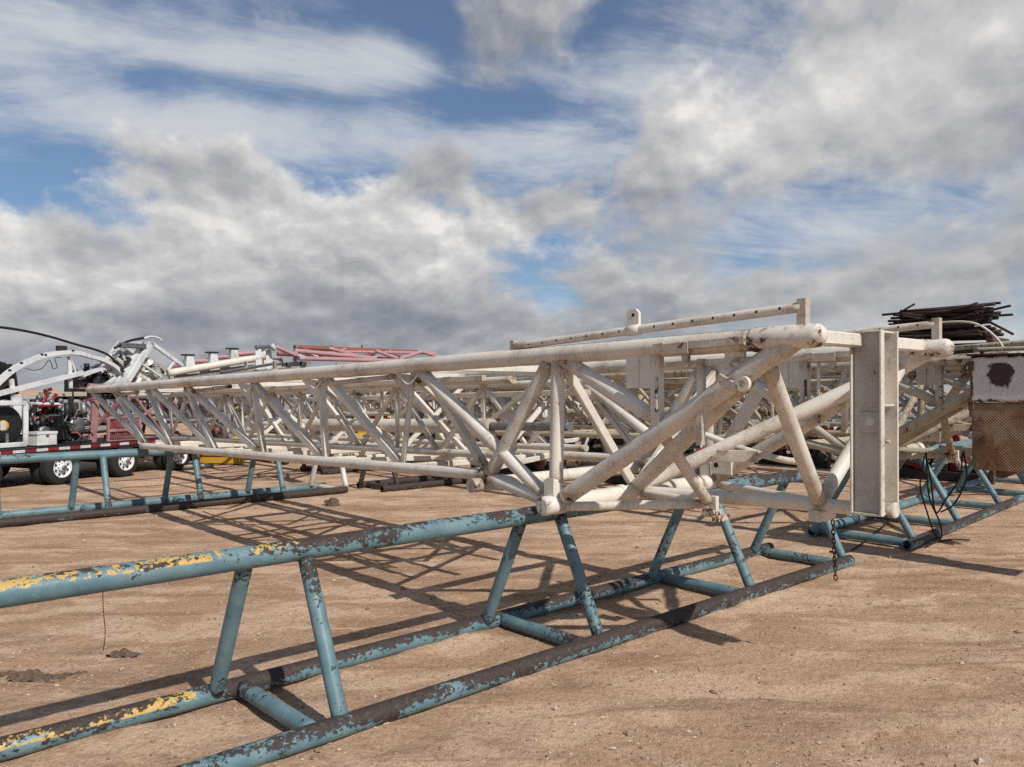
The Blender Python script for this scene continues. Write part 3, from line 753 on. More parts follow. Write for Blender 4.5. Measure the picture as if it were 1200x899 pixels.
def wheel(s, w0):
    c = T(s, w0, .34); ax = tN
    m2 = MB().lathe(c, ax, [(0, .20), (.0, .23), (.012, .30), (.03, .332), (.05, .34), (.20, .34), (.22, .33), (.235, .30), (.24, .21)], 32, cap=False)
    for k in range(3): m2.lathe(c, ax, [(.07 + k * .05, .341), (.075 + k * .05, .346), (.095 + k * .05, .346), (.10 + k * .05, .341)], 32, cap=False)
    ty = m2.build('wheel', M['rubber'], t)
    m2 = MB().lathe(c, ax, [(.012, .205), (-.006, .20), (.02, .19), (.055, .172), (.035, .12), (.03, .075), (-.03, .07), (-.035, .05)], 28, cap=False)
    m2.cur = 1
    for k in range(8):
        a = 2 * math.pi * (k + .5) / 8; q = c + (tT * math.cos(a) + Vector((0, 0, 1)) * math.sin(a)) * .138
        m2.tube(q + ax * .03, q + ax * .040 - ax * .02, .021, 10)
        a = 2 * math.pi * k / 8; q = c + (tT * math.cos(a) + Vector((0, 0, 1)) * math.sin(a)) * .088
        m2.tube(q + ax * .03, q + ax * .012, .008, 6)
    m2.build('rim', [M['rim'], M['black']], ty)
    m2 = MB().lathe(c, ax, [(-.06, .03), (-.055, .045), (-.03, .05), (.03, .055)], 20).build('hub', M['steel'], ty)
    m2 = MB().lathe(c + ax * .30, ax, [(0, .20), (.012, .30), (.05, .34), (.20, .34), (.24, .30), (.24, .2)], 28).build('wheel', M['rubber'], t)
for s in (-1.52, 0.0, 1.50, 3.0):
    wheel(s, .02)
    m2 = MB().lathe(T(s, 1.95, .34), tN, [(0, .2), (.012, .30), (.05, .34), (.48, .34), (.5, .2)], 24); m2.build('wheel', M['rubber'], t)
    MB().tube(T(s, .2, .34), T(s, 2.2, .34), .06).build('axle', M['black'], t)
MB().box(T(3.45, .3, .40), (.02, .5, .42), ROT).build('mudflap', M['rubber'], t)
MB().box(T(3.45, 1.9, .40), (.02, .5, .42), ROT).build('mudflap', M['rubber'], t)
DK = .772
def tb(mb, px0, py0, px1, py1, w, depth):
    """box whose face spans two surveyed corners on the trailer"""
    a, b = onT(px0, py0, w), onT(px1, py1, w); c = (a + b) / 2 + tN * depth / 2
    return mb.box(c, (abs((b - a).dot(tT)), depth, abs(a.z - b.z)), ROT)
# hose reel in a white frame
t = thing('hose_reel', onT(10, 524, .8), 'big black hose reel in a square white frame on the trailer', 'hose reel')
for w in (.25, 1.3):
    fr = MB(); a, b, c, d = onT(-20, 472, w), onT(30, 474, w), onT(30, 523, w), onT(-20, 526, w)
    for q in (a, b): q.z = 1.62
    for q in (c, d): q.z = DK + .06
    for p, q in ((a, b), (b, c), (c, d), (d, a)): fr.bar(p, q, .09, .09)
    fr.build('frame', M['white'], t)
cR = onT(4, 498, .4); cR.z = 1.19
MB().lathe(cR, tN, [(0, .15), (0, .36), (.02, .39), (.06, .39), (.06, .30), (.7, .30), (.7, .39), (.76, .39), (.76, .1)], 32).build('drum', M['black'], t)
MB().lathe(cR - tN * .02, tN, [(0, .05), (0, .10), (.05, .12)], 16).build('hub', M['yellow'], t)
mm = MB(); tb(mm, 1, 494.5, 7, 504, .36, .01); mm.build('label_plate', M['tape_white'], t)
MB().bar(onT(8, 524, .3), onT(8, 508, .3), .12, .05).build('bracket', M['steel'], t)
# arched guide
t = thing('hose_guide', onT(60, 524, 1.0), 'white curved guide arch with a long straight strut rising over the trailer', 'hose guide')
W1 = 1.0
def strip(pts, w, h, dep): 
    m2 = MB(); P = [onT(x, y, w) for x, y in pts]; P = arc(P, 6)
    b0 = len(m2.v); up0 = tT.cross(tN).normalized()
    for i, p in enumerate(P):
        dd = (P[min(i + 1, len(P) - 1)] - P[max(i - 1, 0)]).normalized(); u_ = tN.cross(dd).normalized(); u_ = -u_ if u_.z < 0 else u_
        for q, r_ in ((-.5, -.5), (.5, -.5), (.5, .5), (-.5, .5)): m2.v.append(p + tN * q * dep + u_ * r_ * h)
    for i in range(len(P) - 1):
        for k_ in range(4): m2.face((b0 + i * 4 + k_, b0 + i * 4 + (k_ + 1) % 4, b0 + i * 4 + 4 + (k_ + 1) % 4, b0 + i * 4 + 4 + k_))
    m2.face((b0 + 3, b0 + 2, b0 + 1, b0)); e0 = b0 + 4 * (len(P) - 1); m2.face((e0, e0 + 1, e0 + 2, e0 + 3))
    return m2
strip([(-22, 478), (-8, 455), (0, 446), (14, 434), (32, 424), (52, 416.5), (76, 413), (92, 414)], W1, .085, .14).build('arch', M['white'], t)
strip([(92, 414), (106, 418), (120, 422), (134, 430), (142, 438)], W1, .08, .14).build('arch', M['white'], t)
strip([(-20, 468), (0, 461), (96, 437)], W1 - .02, .09, .12).build('strut', M['white'], t)
strip([(96, 440), (112, 434), (136, 428)], W1 + .1, .08, .10).build('strut', M['white'], t)
MB().bar(onT(81, 418, W1 + .02), onT(83, 456, W1 + .02), .06, .075).build('post', M['white'], t)
MB().bar(onT(82.5, 420, W1 + .04), onT(89, 437, W1 + .04), .03, .04).build('brace', M['white'], t)
MB().bar(onT(16, 470, W1 + .02), onT(13, 444, W1 + .02), .08, .09).build('post', M['white'], t)
MB().bar(onT(20, 524, W1), onT(20, 462, W1), .12, .16).build('column', M['white'], t)
MB().bar(onT(83, 524, W1), onT(83, 455, W1), .10, .10).build('column', M['black'], t)
mm = MB(); tb(mm, 69.5, 405, 79, 412, W1, .12); mm.build('roller_box', M['rust_dark'], t)
for x, y in ((11.5, 434), (25, 425.5), (49, 415.5), (53, 416), (85, 411)): MB().box(onT(x, y, W1 - .06), (.055, .03, .04), ROT).build('bolt_plate', M['rust_dark'], t)
P = [onT(x, y, .95) for x, y in ((-25, 382), (0, 383.5), (30, 388), (60, 395), (90, 404), (112, 410), (128, 417), (140, 430))]
solo(MB().poly(arc(P, 6), .026, 8), 'hose', M['hose'], P[-1], 'long black hose arching high over the white guide arch', 'hose')
P = [onT(x, y, .9) for x, y in ((30, 432), (40, 434), (50, 431), (57, 422), (60, 426), (62, 432), (67, 430), (64, 420), (72, 419))]
solo(MB().poly(arc(P, 5), .008, 6), 'hose', M['hose'], P[0], 'thin black hose coiled loosely beneath the white guide arch', 'hose')
# drum of rope, far left
def heap(mb, c, n, rad, r, pal=1):
    """a tangle of short connected bars"""
    p = c.copy()
    for i in range(n):
        q = c + Vector((random.gauss(0, rad), random.gauss(0, rad), random.gauss(0, rad * .6)))
        mb.cur = random.randrange(pal); mb.bar(p, q, r * (.5 + random.random()), r * (.5 + random.random())); p = q
    mb.cur = 0
mm = MB()
P = [onT(x, y, 1.6) for x, y in ((-14, 520), (-10, 480), (0, 445))]
mm.bar(P[0], P[1], .5, .4); mm.bar(P[1], P[2], .4, .5)
for k in range(14):
    a = onT(-6 + k * 1.5, 428 + k * .4 + random.uniform(-4, 4), 1.6); mm.bar(a, a + Vector((.1, .2, -.5)), .12, .16)
solo(mm, 'drive_head', M['black'], onT(-10, 522, 1.6), 'black jagged drive head at the left edge behind the white arch', 'machine')
# engine skid
def engine(name, px0, px1, pyt, pyb, w, label, mats, n=26, depth=.9):
    t = thing(name, onT((px0 + px1) / 2, 524, w + .4), label, 'engine')
    a, b = onT(px0, pyb, w), onT(px1, pyt, w); a.z = max(a.z, DK)
    L = (b - a).dot(tT); hz = b.z - a.z; c = (a + b) / 2
    MB().box(c + tN * depth / 2 - Vector((0, 0, hz * .12)), (L * .72, depth * .7, hz * .62), ROT).build('block', M['black'], t)
    for k in range(3): MB().tube(a + tT * L * (.2 + .3 * k) + tN * .08 + Vector((0, 0, hz * .6)), a + tT * L * (.2 + .3 * k) + tN * .1 + Vector((0, 0, hz * .97)), .06).build('filter', M[mats[k % len(mats)]], t)
    MB().lathe(a + tT * L * .5 + tN * .02 + Vector((0, 0, hz * .42)), tN, [(0, .05), (0, hz * .2), (.08, hz * .22), (.1, .04)], 20).build('pulley', M['steel'], t)
    m2 = MB()
    for i in range(n):
        p = a + tT * L * random.random() + tN * random.uniform(0, .3) + Vector((0, 0, hz * random.uniform(.1, .95)))
        q = p + Vector((random.gauss(0, .14), random.gauss(0, .1), random.gauss(0, .1)))
        m2.cur = random.randrange(len(mats)); m2.poly(arc([p, p.lerp(q, .5) + Vector((0, 0, random.gauss(0, .06))), q], 4), random.choice((.008, .014, .022)), 6)
    m2.build('piping', [M[k] for k in mats], t)
    m2 = MB(); m2.bar(a + tN * .05, a + tT * L + tN * .05, .1, .1); m2.bar(a + tN * .8, a + tT * L + tN * .8, .1, .1); m2.build('skid', M['black'], t)
    return t
engine('engine', 96, 140, 426, 466, 1.3, 'black engine with grey piping on top of the load behind the white arch', ['black', 'steel', 'white'], 46)
engine('engine', 76, 108, 470, 524, .3, 'low black engine beside the white toolbox on the trailer', ['black', 'rust_dark', 'steel', 'pinkdark'], 50)
engine('engine', 30, 76, 486, 524, .7, 'black engine low on the deck right beside the hose reel', ['black', 'hose', 'rust_dark', 'steel'], 60)
engine('pump', 34, 76, 466, 524, 1.1, 'black pump with red and white pipes between the reel and the low engine', ['black', 'red', 'hose', 'white', 'black'], 80)
t = thing('pipe_manifold', onT(56, 524, .9), 'red and white pipe manifold on the trailer behind the toolbox', 'manifold')
for x0, y0, x1, y1, r, mt in ((46, 478, 56, 463, .035, 'red'), (56, 478, 66, 462, .035, 'red'), (44, 476, 70, 475, .035, 'red'), (34, 473, 74, 474, .035, 'white'), (52, 458, 60, 456, .035, 'red'), (38, 490, 74, 488, .035, 'red')):
    MB().tube(onT(x0, y0, .9), onT(x1, y1, .9), r).build('pipe', M[mt], t)
for x, y in ((48, 466), (62, 471), (73, 470), (72, 478)): MB().lathe(onT(x, y, .84), tN, [(0, .02), (0, .04), (.03, .055), (.08, .055)], 14).build('flange', M['steel'], t)
for x in (40, 70): MB().bar(onT(x, 524, .92), onT(x, 472, .92), .06, .06).build('stand', M['black'], t)
mm = MB(); tb(mm, 44.5, 507.5, 67.5, 521.5, .12, .3)
a = onT(56, 522, .12)
t = thing('toolbox', onT(56, 522, .25), 'plain white toolbox at the edge of the trailer deck', 'toolbox')
mm.build('box', M['white'], t)
mm = MB(); tb(mm, 44, 506.6, 68, 508.2, .105, .33); mm.build('lid', M['white'], t)
MB().box(onT(56, 510.5, .11), (.06, .02, .04), ROT).build('latch', M['steel'], t)
# caged power unit standing tilted
t = thing('power_unit', onT(180, 524, 1.2), 'tilted white tube cage round a grey power unit high on the trailer', 'power unit')
cg = lambda x, y, w: onT(x, y, w)
quad = [(177, 402), (146, 452), (190, 474), (221, 434)]
Pn = [cg(x, y, .9) for x, y in quad]; Pf = [cg(x - 4, y - 1, .9) + tN * .9 for x, y in quad]
for L4 in (Pn, Pf):
    for i in range(4): MB().bar(L4[i], L4[(i + 1) % 4], .15 if i == 0 else .09, .07, tuple(tN)).build('cage_tube', M['white'], t)
for a, b in zip(Pn, Pf): MB().bar(a, b, .06, .06).build('cage_tube', M['white'], t)
mid = lambda a, b, k: a.lerp(b, k)
MB().bar(mid(Pn[0], Pn[1], .46), mid(Pn[3], Pn[2], .48), .05, .05, tuple(tN)).build('cage_tube', M['white'], t)
MB().bar(mid(Pn[0], Pn[3], .62), mid(Pn[1], Pn[2], .66), .05, .05, tuple(tN)).build('cage_tube', M['white'], t)
MB().bar(cg(167, 406, 1.0), cg(136, 454, 1.0), .17, .07, tuple(tN)).build('cage_tube', M['white'], t)
ex = (Pn[3] - Pn[0]).normalized(); ez = (Pn[0] - Pn[1]).normalized(); ey = ex.cross(ez).normalized(); ez = ey.cross(ex); RQ = Matrix((ex, ey, ez)).transposed()
cc = (Pn[0] + Pn[1] + Pn[2] + Pn[3]) / 4 + tN * .45
m2 = MB().box(cc + ez * .14 + ex * .03, (.62, .7, .50), RQ, ch=.09); m2.box(cc - ez * .34, (.7, .72, .36), RQ, ch=.06); m2.tube(cc + ex * .2 + ey * .5, cc + ex * .2 - ey * .55, .13); m2.build('motor', M['alu'], t)
hc = cg(166, 440, 1.35); m2 = MB().box(hc, (.80, .6, .50), RQ, ch=.03)
for k in range(7): m2.box(hc + ex * (-.33 + .11 * k) - ey * .31, (.04, .05, .46), RQ)
for k in range(3): m2.box(hc + ez * (-.15 + .15 * k) - ey * .34, (.78, .03, .03), RQ)
m2.build('housing', M['mast'], t)
hc = cg(141, 424, 1.3); m2 = MB().box(hc, (.3, .5, .45), RQ, ch=.03); m2.tube(hc - ey * .3, hc + ey * .3, .16); m2.build('gearbox', M['alu'], t)
m2 = MB(); heap(m2, cc, 60, .26, .05, 3); m2.build('fittings', [M['alu'], M['black'], M['white']], t)
a, b = cg(143, 404, .85), cg(172, 410, .85); pm = MB(); tb(pm, 143, 401.5, 172, 409, .85, .12); pm.cur = 1
for i in range(9):
    for j in range(2): 
        q = cg(145.5 + i * 3, 403.8 + j * 3 + .12 * i, .848); pm.box(q, (.022, .006, .022), ROT)
pm.build('perforated_plate', [M['steel'], M['hole']], t)
MB().poly(arc([cg(168, 397, 1), cg(176, 394.5, 1), cg(185, 396, 1), cg(190, 400, 1)], 5), .025, 8).build('exhaust', M['white'], t)
MB().poly(arc([cg(134, 408, .9), cg(150, 400, .9), cg(168, 396, .9)], 5), .03, 8).build('hose', M['hose'], t)
for x, y0 in ((150, 452), (186, 470)): MB().bar(cg(x, y0, 1.3), cg(x, 523, 1.3), .10, .10).build('stand', M['black'], t)
m2 = MB()
for x0, y0, x1, y1 in ((118, 425, 140, 412), (140, 412, 152, 425), (128, 440, 150, 420), (122, 452, 146, 436), (134, 430, 142, 452)): m2.bar(cg(x0, y0, 1.1), cg(x1, y1, 1.1), .05, .08)
heap(m2, cg(138, 424, 1.15), 22, .16, .05, 2); m2.build('linkage', [M['white'], M['black']], t)
# pink mesh crate and red lattice on the deck
t = thing('mesh_crate', onT(147, 521, .4), 'faded red crate with a mesh front near the trailer tail', 'crate')
for p, q in (((127, 519), (127, 490)), ((127, 490), (164, 488)), ((164, 488), (164, 517)), ((127, 518), (164, 516)), ((127, 505), (164, 503))):
    MB().bar(onT(*p, .25), onT(*q, .25), .06, .05, tuple(tN)).build('frame_bar', M['pink'], t)
m2 = MB()
for i in range(17): m2.bar(onT(128.5 + 2.1 * i, 518, .27), onT(128.5 + 2.1 * i, 490, .27), .012, .012)
for j in range(9): m2.bar(onT(127, 492 + 3 * j, .28), onT(164, 490 + 3 * j, .28), .012, .012)
m2.build('mesh', M['pinkdark'], t)
mm = MB(); tb(mm, 128, 491, 163, 517, .75, .04); mm.build('back_panel', M['pinkdark'], t)
t = thing('lattice_section', onT(170, 521, .9), 'faded red lattice section lying on the trailer deck by its tail', 'lattice section')
for w in (.55, 1.35):
    MB().tube(onT(104, 452, w), onT(250, 462, w), .05).build('chord', M['pink'], t); MB().tube(onT(112, 512, w), onT(262, 516, w), .05).build('chord', M['pink'], t)
    for x0, y0, x1, y1 in ((106, 456, 146, 512), (146, 512, 152, 458), (152, 458, 196, 514), (196, 514, 192, 459), (192, 459, 240, 514), (240, 514, 232, 460), (112, 500, 140, 470), (150, 500, 180, 478)):
        MB().bar(onT(x0, y0, w), onT(x1, y1, w), .06, .06, tuple(tN)).build('brace', M['pinkdark'] if (x0 + int(w * 10)) % 3 == 0 else M['pink'], t)
for x, y in ((118, 455), (150, 456), (200, 460), (240, 462), (130, 512), (190, 514)): MB().bar(onT(x, y, .55), onT(x, y, .55) + tN * .8, .05, .05).build('cross_bar', M['pink'], t)
MB().bar(onT(108, 520, .4), onT(112, 466, .4), .16, .08, tuple(tN)).build('end_plate', M['pink'], t)
mm = MB(); tb(mm, 51, 459.5, 102, 464.5, .95, .14)
solo(mm, 'timber_beam', M['mast_yellowed'], onT(76, 464, .95), 'pale yellowish beam lying level across the load under the black engine', 'beam')

# ---------------------------------------------------------------- faded red boom on top, behind the front mast
t = thing('boom', (11.5, 19.6, 0), 'faded red lattice boom lying high behind the white mast on two stands', 'boom', None)
V = lambda px, py, dy=0.0: ony(px, py, 19.2 + dy)
for a, b, r, mt, dy in (((345, 407), (492, 413), .07, 'redpipe', .7), ((322, 406), (352, 419), .055, 'pink_light', 0), ((345, 411), (440, 420), .06, 'pink_light', .0), ((350, 420), (510, 424), .06, 'pink_light', -.1),
                        ((385, 408), (432, 421), .05, 'pink_light', .3), ((395, 412), (510, 414), .045, 'pink_light', .5), ((440, 411), (470, 422), .05, 'pink_light', .3), ((468, 421), (494, 412), .055, 'pink_light', .2), ((494, 412), (520, 420), .055, 'pink_light', .2),
                        ((345, 417), (440, 419), .085, 'white', .6), ((352, 407), (385, 420), .04, 'pinkdark', .4), ((372, 420), (405, 409), .04, 'pink', .5), ((420, 420), (450, 410), .04, 'pinkdark', .5), ((455, 411), (480, 422), .04, 'pink', .5), ((325, 415), (505, 423), .05, 'pinkdark', .9), ((200, 431), (330, 421), .05, 'pinkdark', 1.2), ((215, 424), (250, 431), .04, 'pink', 1.2), ((250, 431), (290, 416), .04, 'pink', 1.2), ((290, 416), (325, 424), .04, 'pink', 1.2)):
    MB().tube(V(*a, dy), V(*b, dy), r).build('chord' if r > .055 else 'brace', M[mt], t)
MB().tube(V(346, 414, -.3), V(346, 422, .9), .06).build('end_pipe', M['pink_light'], t)
for x in (388, 424): MB().tube(V(x, 408, .7), V(x, 404.5, .7), .02).build('pin', M['black'], t)
for x in (355, 500):
    q = V(x, 424, 0); MB().bar((q.x, q.y, 0), (q.x, q.y, q.z), .12, .12).build('stand', M['mast_grey'], t); MB().bar((q.x, q.y + .8, 0), (q.x, q.y + .8, q.z), .12, .12).build('stand', M['mast_grey'], t)
    MB().bar((q.x, q.y - .3, q.z - .05), (q.x, q.y + 1.1, q.z - .05), .12, .12).build('stand', M['mast_grey'], t)
t = thing('telescopic_mast_tip', (10.0, 19.0, 0), 'pale mast tip with a row of white clevis brackets and faded red bars on top', 'mast tip')
V2 = lambda px, py, dy=0.0: ony(px, py, 18.6 + dy)
MB().tube(V2(196, 437.5), V2(310, 418), .085).build('chord', M['mast'], t)
MB().tube(V2(205, 441, .9), V2(330, 424, .9), .085).build('chord', M['mast_grey'], t)
MB().bar(V2(215, 443, .2), V2(345, 434, .2), .3, .16).build('base_beam', M['wood'], t)
for x, y in ((221, 421), (249, 418), (273, 413.5)):
    a = V2(x, y, .3)
    MB().plate([a + Vector((-.10, 0, -.26)), a + Vector((.16, 0, -.26)), a + Vector((.07, 0, .08)), a + Vector((-.07, 0, .08))], .16).build('bracket', M['white'], t)
    MB().box(a + Vector((-.02, 0, .10)), (.26, .2, .035)).build('cap', M['black'], t)
for x0, y0, x1, y1 in ((224, 423.5, 248, 423), (251, 419, 275, 417.5), (276, 415, 304, 413)): MB().tube(V2(x0, y0, .4), V2(x1 + 2, y1, .4), .06).build('bar', M['pink_light'], t)
for x in (301, 306, 313):
    a = V2(x, 409, -.05 + (x - 301) * .03); MB().plate([a + Vector((-.05, 0, 0)), a + Vector((.10, 0, 0)), a + Vector((.14, 0, -.42)), a + Vector((.06, 0, -.52)), a + Vector((-.04, 0, -.5))], .05).build('clevis', M['white'], t)
MB().tube(V2(300, 407, -.1), V2(320, 406, .2), .05).build('clevis_pin', M['steel'], t)
MB().tube(V2(318, 403.5, .1), V2(322, 410, .1), .06).build('knob', M['white'], t)
for x, y in ((230, 444), (335, 436)):
    q = V2(x, y, .2); MB().bar((q.x, q.y, 0), (q.x, q.y, q.z), .14, .14).build('stand', M['mast_grey'], t)
    MB().bar((q.x - .4, q.y, .05), (q.x + .4, q.y, .05), .14, .1).build('stand', M['mast_grey'], t)

# ---------------------------------------------------------------- yellow machines and far things
p = onz(240, 541, 0)
t = thing('skid_beam', ony(258, 541, p.y), 'yellow steel skid beam on the dirt just past the trailer tail', 'skid beam'); t.location.z = 0
q0, q1 = onz(239, 543, 0), onz(283, 544, 0); q0.z = q1.z = .11
MB().bar(q0, q1, .3, .2).build('beam', M['yellow'], t); MB().bar(q0 + Vector((0, 0, .12)), q1 + Vector((0, 0, .12)), .36, .03).build('flange', M['yellow'], t)
for k, (px, Y, L, hh, lab) in enumerate(((300, 25, 2.6, 1.3, 'yellow pump unit glimpsed through the left bars of the mast'), (340, 27, 3.6, .7, 'low long yellow skid glimpsed through the middle of the mast'), (395, 29, 3.0, .9, 'yellow generator glimpsed right of the low yellow skid'))):
    c = at(px, 455, Y); c.z = 0
    t = thing('yellow_skid', c, lab, 'skid', 'yellow machines behind the masts')
    MB().bar(c + Vector((-L / 2, -.4, .15)), c + Vector((L / 2, -.4, .15)), .15, .22).build('rail', M['yellow'], t); MB().bar(c + Vector((-L / 2, .4, .15)), c + Vector((L / 2, .4, .15)), .15, .22).build('rail', M['yellow'], t)
    MB().box(c + Vector((-L * .2, 0, .26 + hh / 2)), (L * .4, .9, hh)).build('housing', M['yellow'], t)
    MB().lathe(c + Vector((L * .05, 0, .65)), (1, 0, 0), [(0, .1), (0, .35), (L * .3, .35), (L * .3, .1)], 18).build('motor', M['alu'], t)
    MB().tube(c + Vector((L * .3, 0, .3)), c + Vector((L * .42, 0, hh + .5)), .09).build('pipe', M['yellow'], t)
    m2 = MB(); heap(m2, c + Vector((L * .2, 0, .7)), 24, .35, .08, 3); m2.build('fittings', [M['black'], M['white'], M['yellow']], t)
def container(px, Y, L, hh, mat, label, yaw=0.0):
    c = at(px, 455, Y); c.z = 0; t = thing('container', c, label, 'container')
    rot = Matrix.Rotation(yaw, 3, 'Z')
    MB().box(c + Vector((0, 0, hh / 2 + .1)), (L, 2.4, hh), rot, ch=.04).build('body', M[mat], t)
    m2 = MB()
    for i in range(int(L / .28)): m2.box(c + rot @ Vector((-L / 2 + .2 + i * .28, -1.21, hh / 2 + .1)), (.12, .05, hh - .3), rot, ch=.01)
    m2.build('ribs', M[mat], t)
    MB().box(c + Vector((0, 0, .06)), (L - .2, 2.2, .1), rot).build('base', M['black'], t)
container(30, 34, 7, 1.45, 'grey', 'low grey container far behind the load on the trailer', -R(43))
container(640, 46, 9, 1.7, 'white', 'white container far behind the middle of the mast', -R(43))
container(1010, 44, 8, 1.6, 'mast_grey', 'pale grey container far behind the right end of the mast', -R(43))
def valve_skid(px, Y, label, pal, n):
    c = at(px, 455, Y); c.z = 0; t = thing('valve_skid', c, label, 'skid', 'valve skids behind the masts')
    for dx in (-.6, .6): MB().bar(c + Vector((dx, -1.2, .1)), c + Vector((dx, 1.2, .1)), .14, .18).build('rail', M['black'], t)
    MB().bar(c + Vector((-.6, 0, .2)), c + Vector((.6, 0, .2)), .12, .12).build('cross_bar', M['black'], t)
    for k in range(4):
        y = -1 + .65 * k; h = random.uniform(.7, 1.35)
        MB().tube(c + Vector((0, y, .15)), c + Vector((0, y, h)), .09).build('riser', M[pal[k % len(pal)]], t)
        MB().lathe(c + Vector((-.1, y, h)), (-1, 0, 0), [(0, .04), (0, .18), (.03, .2), (.06, .18)], 14).build('handwheel', M['red'], t)
    MB().tube(c + Vector((0, -1.3, .55)), c + Vector((0, 1.3, .55)), .1).build('pipe', M[pal[0]], t)
    m2 = MB(); heap(m2, c + Vector((0, 0, .6)), n, .45, .09, len(pal)); m2.build('fittings', [M[k] for k in pal], t)
for px, Y, lab, pal in ((335, 21, 'black and grey valve skid glimpsed above the gap between two racks', ['black', 'steel', 'mast_grey']), (620, 17.5, 'rust red valve skid glimpsed just left of the tall post', ['rust', 'redpipe', 'black']), (735, 26, 'far white valve skid glimpsed between the post and the big slanting leg', ['white', 'black', 'red']),
                        (860, 25, 'far black valve skid glimpsed behind the open pipe end', ['black', 'rust', 'white']), (985, 23, 'brown valve skid glimpsed just left of the upright H beam', ['rust', 'white', 'black']), (510, 20, 'brown valve skid glimpsed behind the white cabinet in the mast', ['rust', 'black', 'mast_grey']), (560, 24, 'red and white valve skid glimpsed left of the tall post of the mast', ['white', 'red', 'black']), (700, 22, 'black valve skid with white risers glimpsed right of the tall post', ['black', 'white', 'steel']),
                        (790, 15.5, 'red valve skid close behind the lower bars of the mast', ['red', 'black', 'white']), (930, 20, 'grey valve skid glimpsed under the right end of the mast', ['mast_grey', 'black', 'red']),
                        (1095, 17, 'white and red valve skid glimpsed between the upright H beam and the rusty box', ['white', 'red', 'steel']), (460, 27, 'cream valve skid glimpsed under the far half of the mast', ['mast', 'black', 'yellow']), (250, 24, 'rust brown valve skid glimpsed past the trailer tail', ['mast_grey', 'redpipe', 'black'])):
    valve_skid(px, Y, lab, pal, 34)

# ---------------------------------------------------------------- sky and sun
SUN_EL, LX, LY = 42.5, -.09, -1.0                                     # horizontal direction towards the sun
az_sun = math.atan2(LX, LY)                                            # from +y towards +x
w = bpy.data.worlds.new('World'); sc.world = w; w.use_nodes = True
t = NT(w.node_tree)
out = t.n('ShaderNodeOutputWorld')
sky = t.n('ShaderNodeTexSky', _sky_type='NISHITA', _sun_disc=False, _sun_elevation=R(SUN_EL), _sun_rotation=az_sun, _altitude=800, _air_density=1.0, _dust_density=.6, _ozone_density=2.0)
d = t.n('ShaderNodeTexCoord').outputs['Generated']
dot = lambda v: t.n('ShaderNodeVectorMath', _operation='DOT_PRODUCT', i0=d, i1=v).outputs['Value']
xr_, yf_, z_ = dot((sA, -cA, 0)), dot((cA, sA, 0)), dot((0, 0, 1))
az = t.m('ARCTAN2', xr_, yf_); el = t.m('ARCSINE', z_)
def azel(px, py):
    a = math.atan((px - 600) / F); return a, math.atan((HY - py) / F * math.cos(a))
def blob(px, py, rx, ry, amp, soft=1.0):
    a, e = azel(px, py); sx, se = rx / F, ry / F
    q = t.m('ADD', t.m('POWER', t.m('DIVIDE', t.m('SUBTRACT', az, a), sx), 2), t.m('POWER', t.m('DIVIDE', t.m('SUBTRACT', el, e), se), 2))
    return t.m('MULTIPLY', t.m('EXPONENT', t.m('MULTIPLY', q, -1.0)), amp)
def total(lst):
    s = lst[0]
    for x in lst[1:]: s = t.m('ADD', s, x)
    return s
ae = t.n('ShaderNodeCombineXYZ', X=az, Y=t.m('MULTIPLY', t.m('SQRT', t.m('MAXIMUM', t.m('ADD', el, .20), .001)), 1.75), Z=0.0).outputs[0]
# heavy cumulus
def fb(dx, dy, sc_, det, rg, dist=.15):
    v = t.n('ShaderNodeVectorMath', _operation='ADD', i0=ae, i1=(dx, dy, 0)).outputs[0]
    return t.noise(v, sc_, det, rg, dist)
def billow(dx, dy):
    n_ = fb(dx + 2, dy + 1, 9.5, 8, .55, .15)
    return t.m('MULTIPLY', t.m('ABSOLUTE', t.m('SUBTRACT', n_, .5)), 2.0)
def puff(dx, dy, det): return t.m('SUBTRACT', fb(dx, dy, 5.6, det, .60, .10), t.m('MULTIPLY', billow(dx, dy), .30))
nA = puff(0, 0, 13); nB = puff(.007, .020, 13)
bias = total([blob(350, 300, 200, 90, .36), blob(520, 320, 120, 80, .20), blob(190, 200, 100, 34, .15), blob(25, 305, 70, 50, .32), blob(140, 352, 70, 34, .26),
              blob(990, 110, 260, 120, .36), blob(1190, 60, 140, 160, .2), blob(800, 215, 75, 80, .26), blob(1000, 345, 300, 45, .32), blob(660, 240, 60, 40, .22), blob(690, 400, 260, 34, .14),
              blob(585, 45, 80, 85, .28), blob(505, 130, 70, 30, -.14), blob(1190, 290, 80, 60, .2), blob(250, 390, 260, 30, .16),
              blob(290, 90, 330, 50, -.14), blob(660, 160, 80, 80, -.26), blob(640, 300, 70, 50, -.06), blob(410, 175, 60, 26, -.14), blob(1070, 240, 130, 28, -.26), blob(740, 30, 50, 60, -.20), blob(50, 205, 110, 42, -.22), blob(900, 270, 80, 20, -.08)])
hor = t.step(el, 0.0, .10, .22, 0)
dens = t.m('ADD', t.m('ADD', t.m('ADD', nA, .055), bias), hor)
soft = t.m('ADD', t.m('ADD', .19, t.step(az, .02, .35, 0, .12)), blob(585, 45, 110, 90, .16))
cov = t.m('DIVIDE', t.m('SUBTRACT', dens, .55), soft, None, True)
cov = t.step(cov, 0, 1)
lo1 = fb(0, 0, 3.6, 3, .45, .2); lo2 = fb(.014, .040, 3.6, 3, .45, .2)
lit = t.m('ADD', t.m('MULTIPLY', t.m('SUBTRACT', lo1, lo2), .9), t.m('MULTIPLY', t.m('SUBTRACT', nA, nB), t.step(az, .1, .35, .95, .6)))
edge = t.step(dens, .60, .82, .14, 0)
shade = t.m('ADD', t.m('MULTIPLY', lit, 1.9), t.m('ADD', edge, .51))
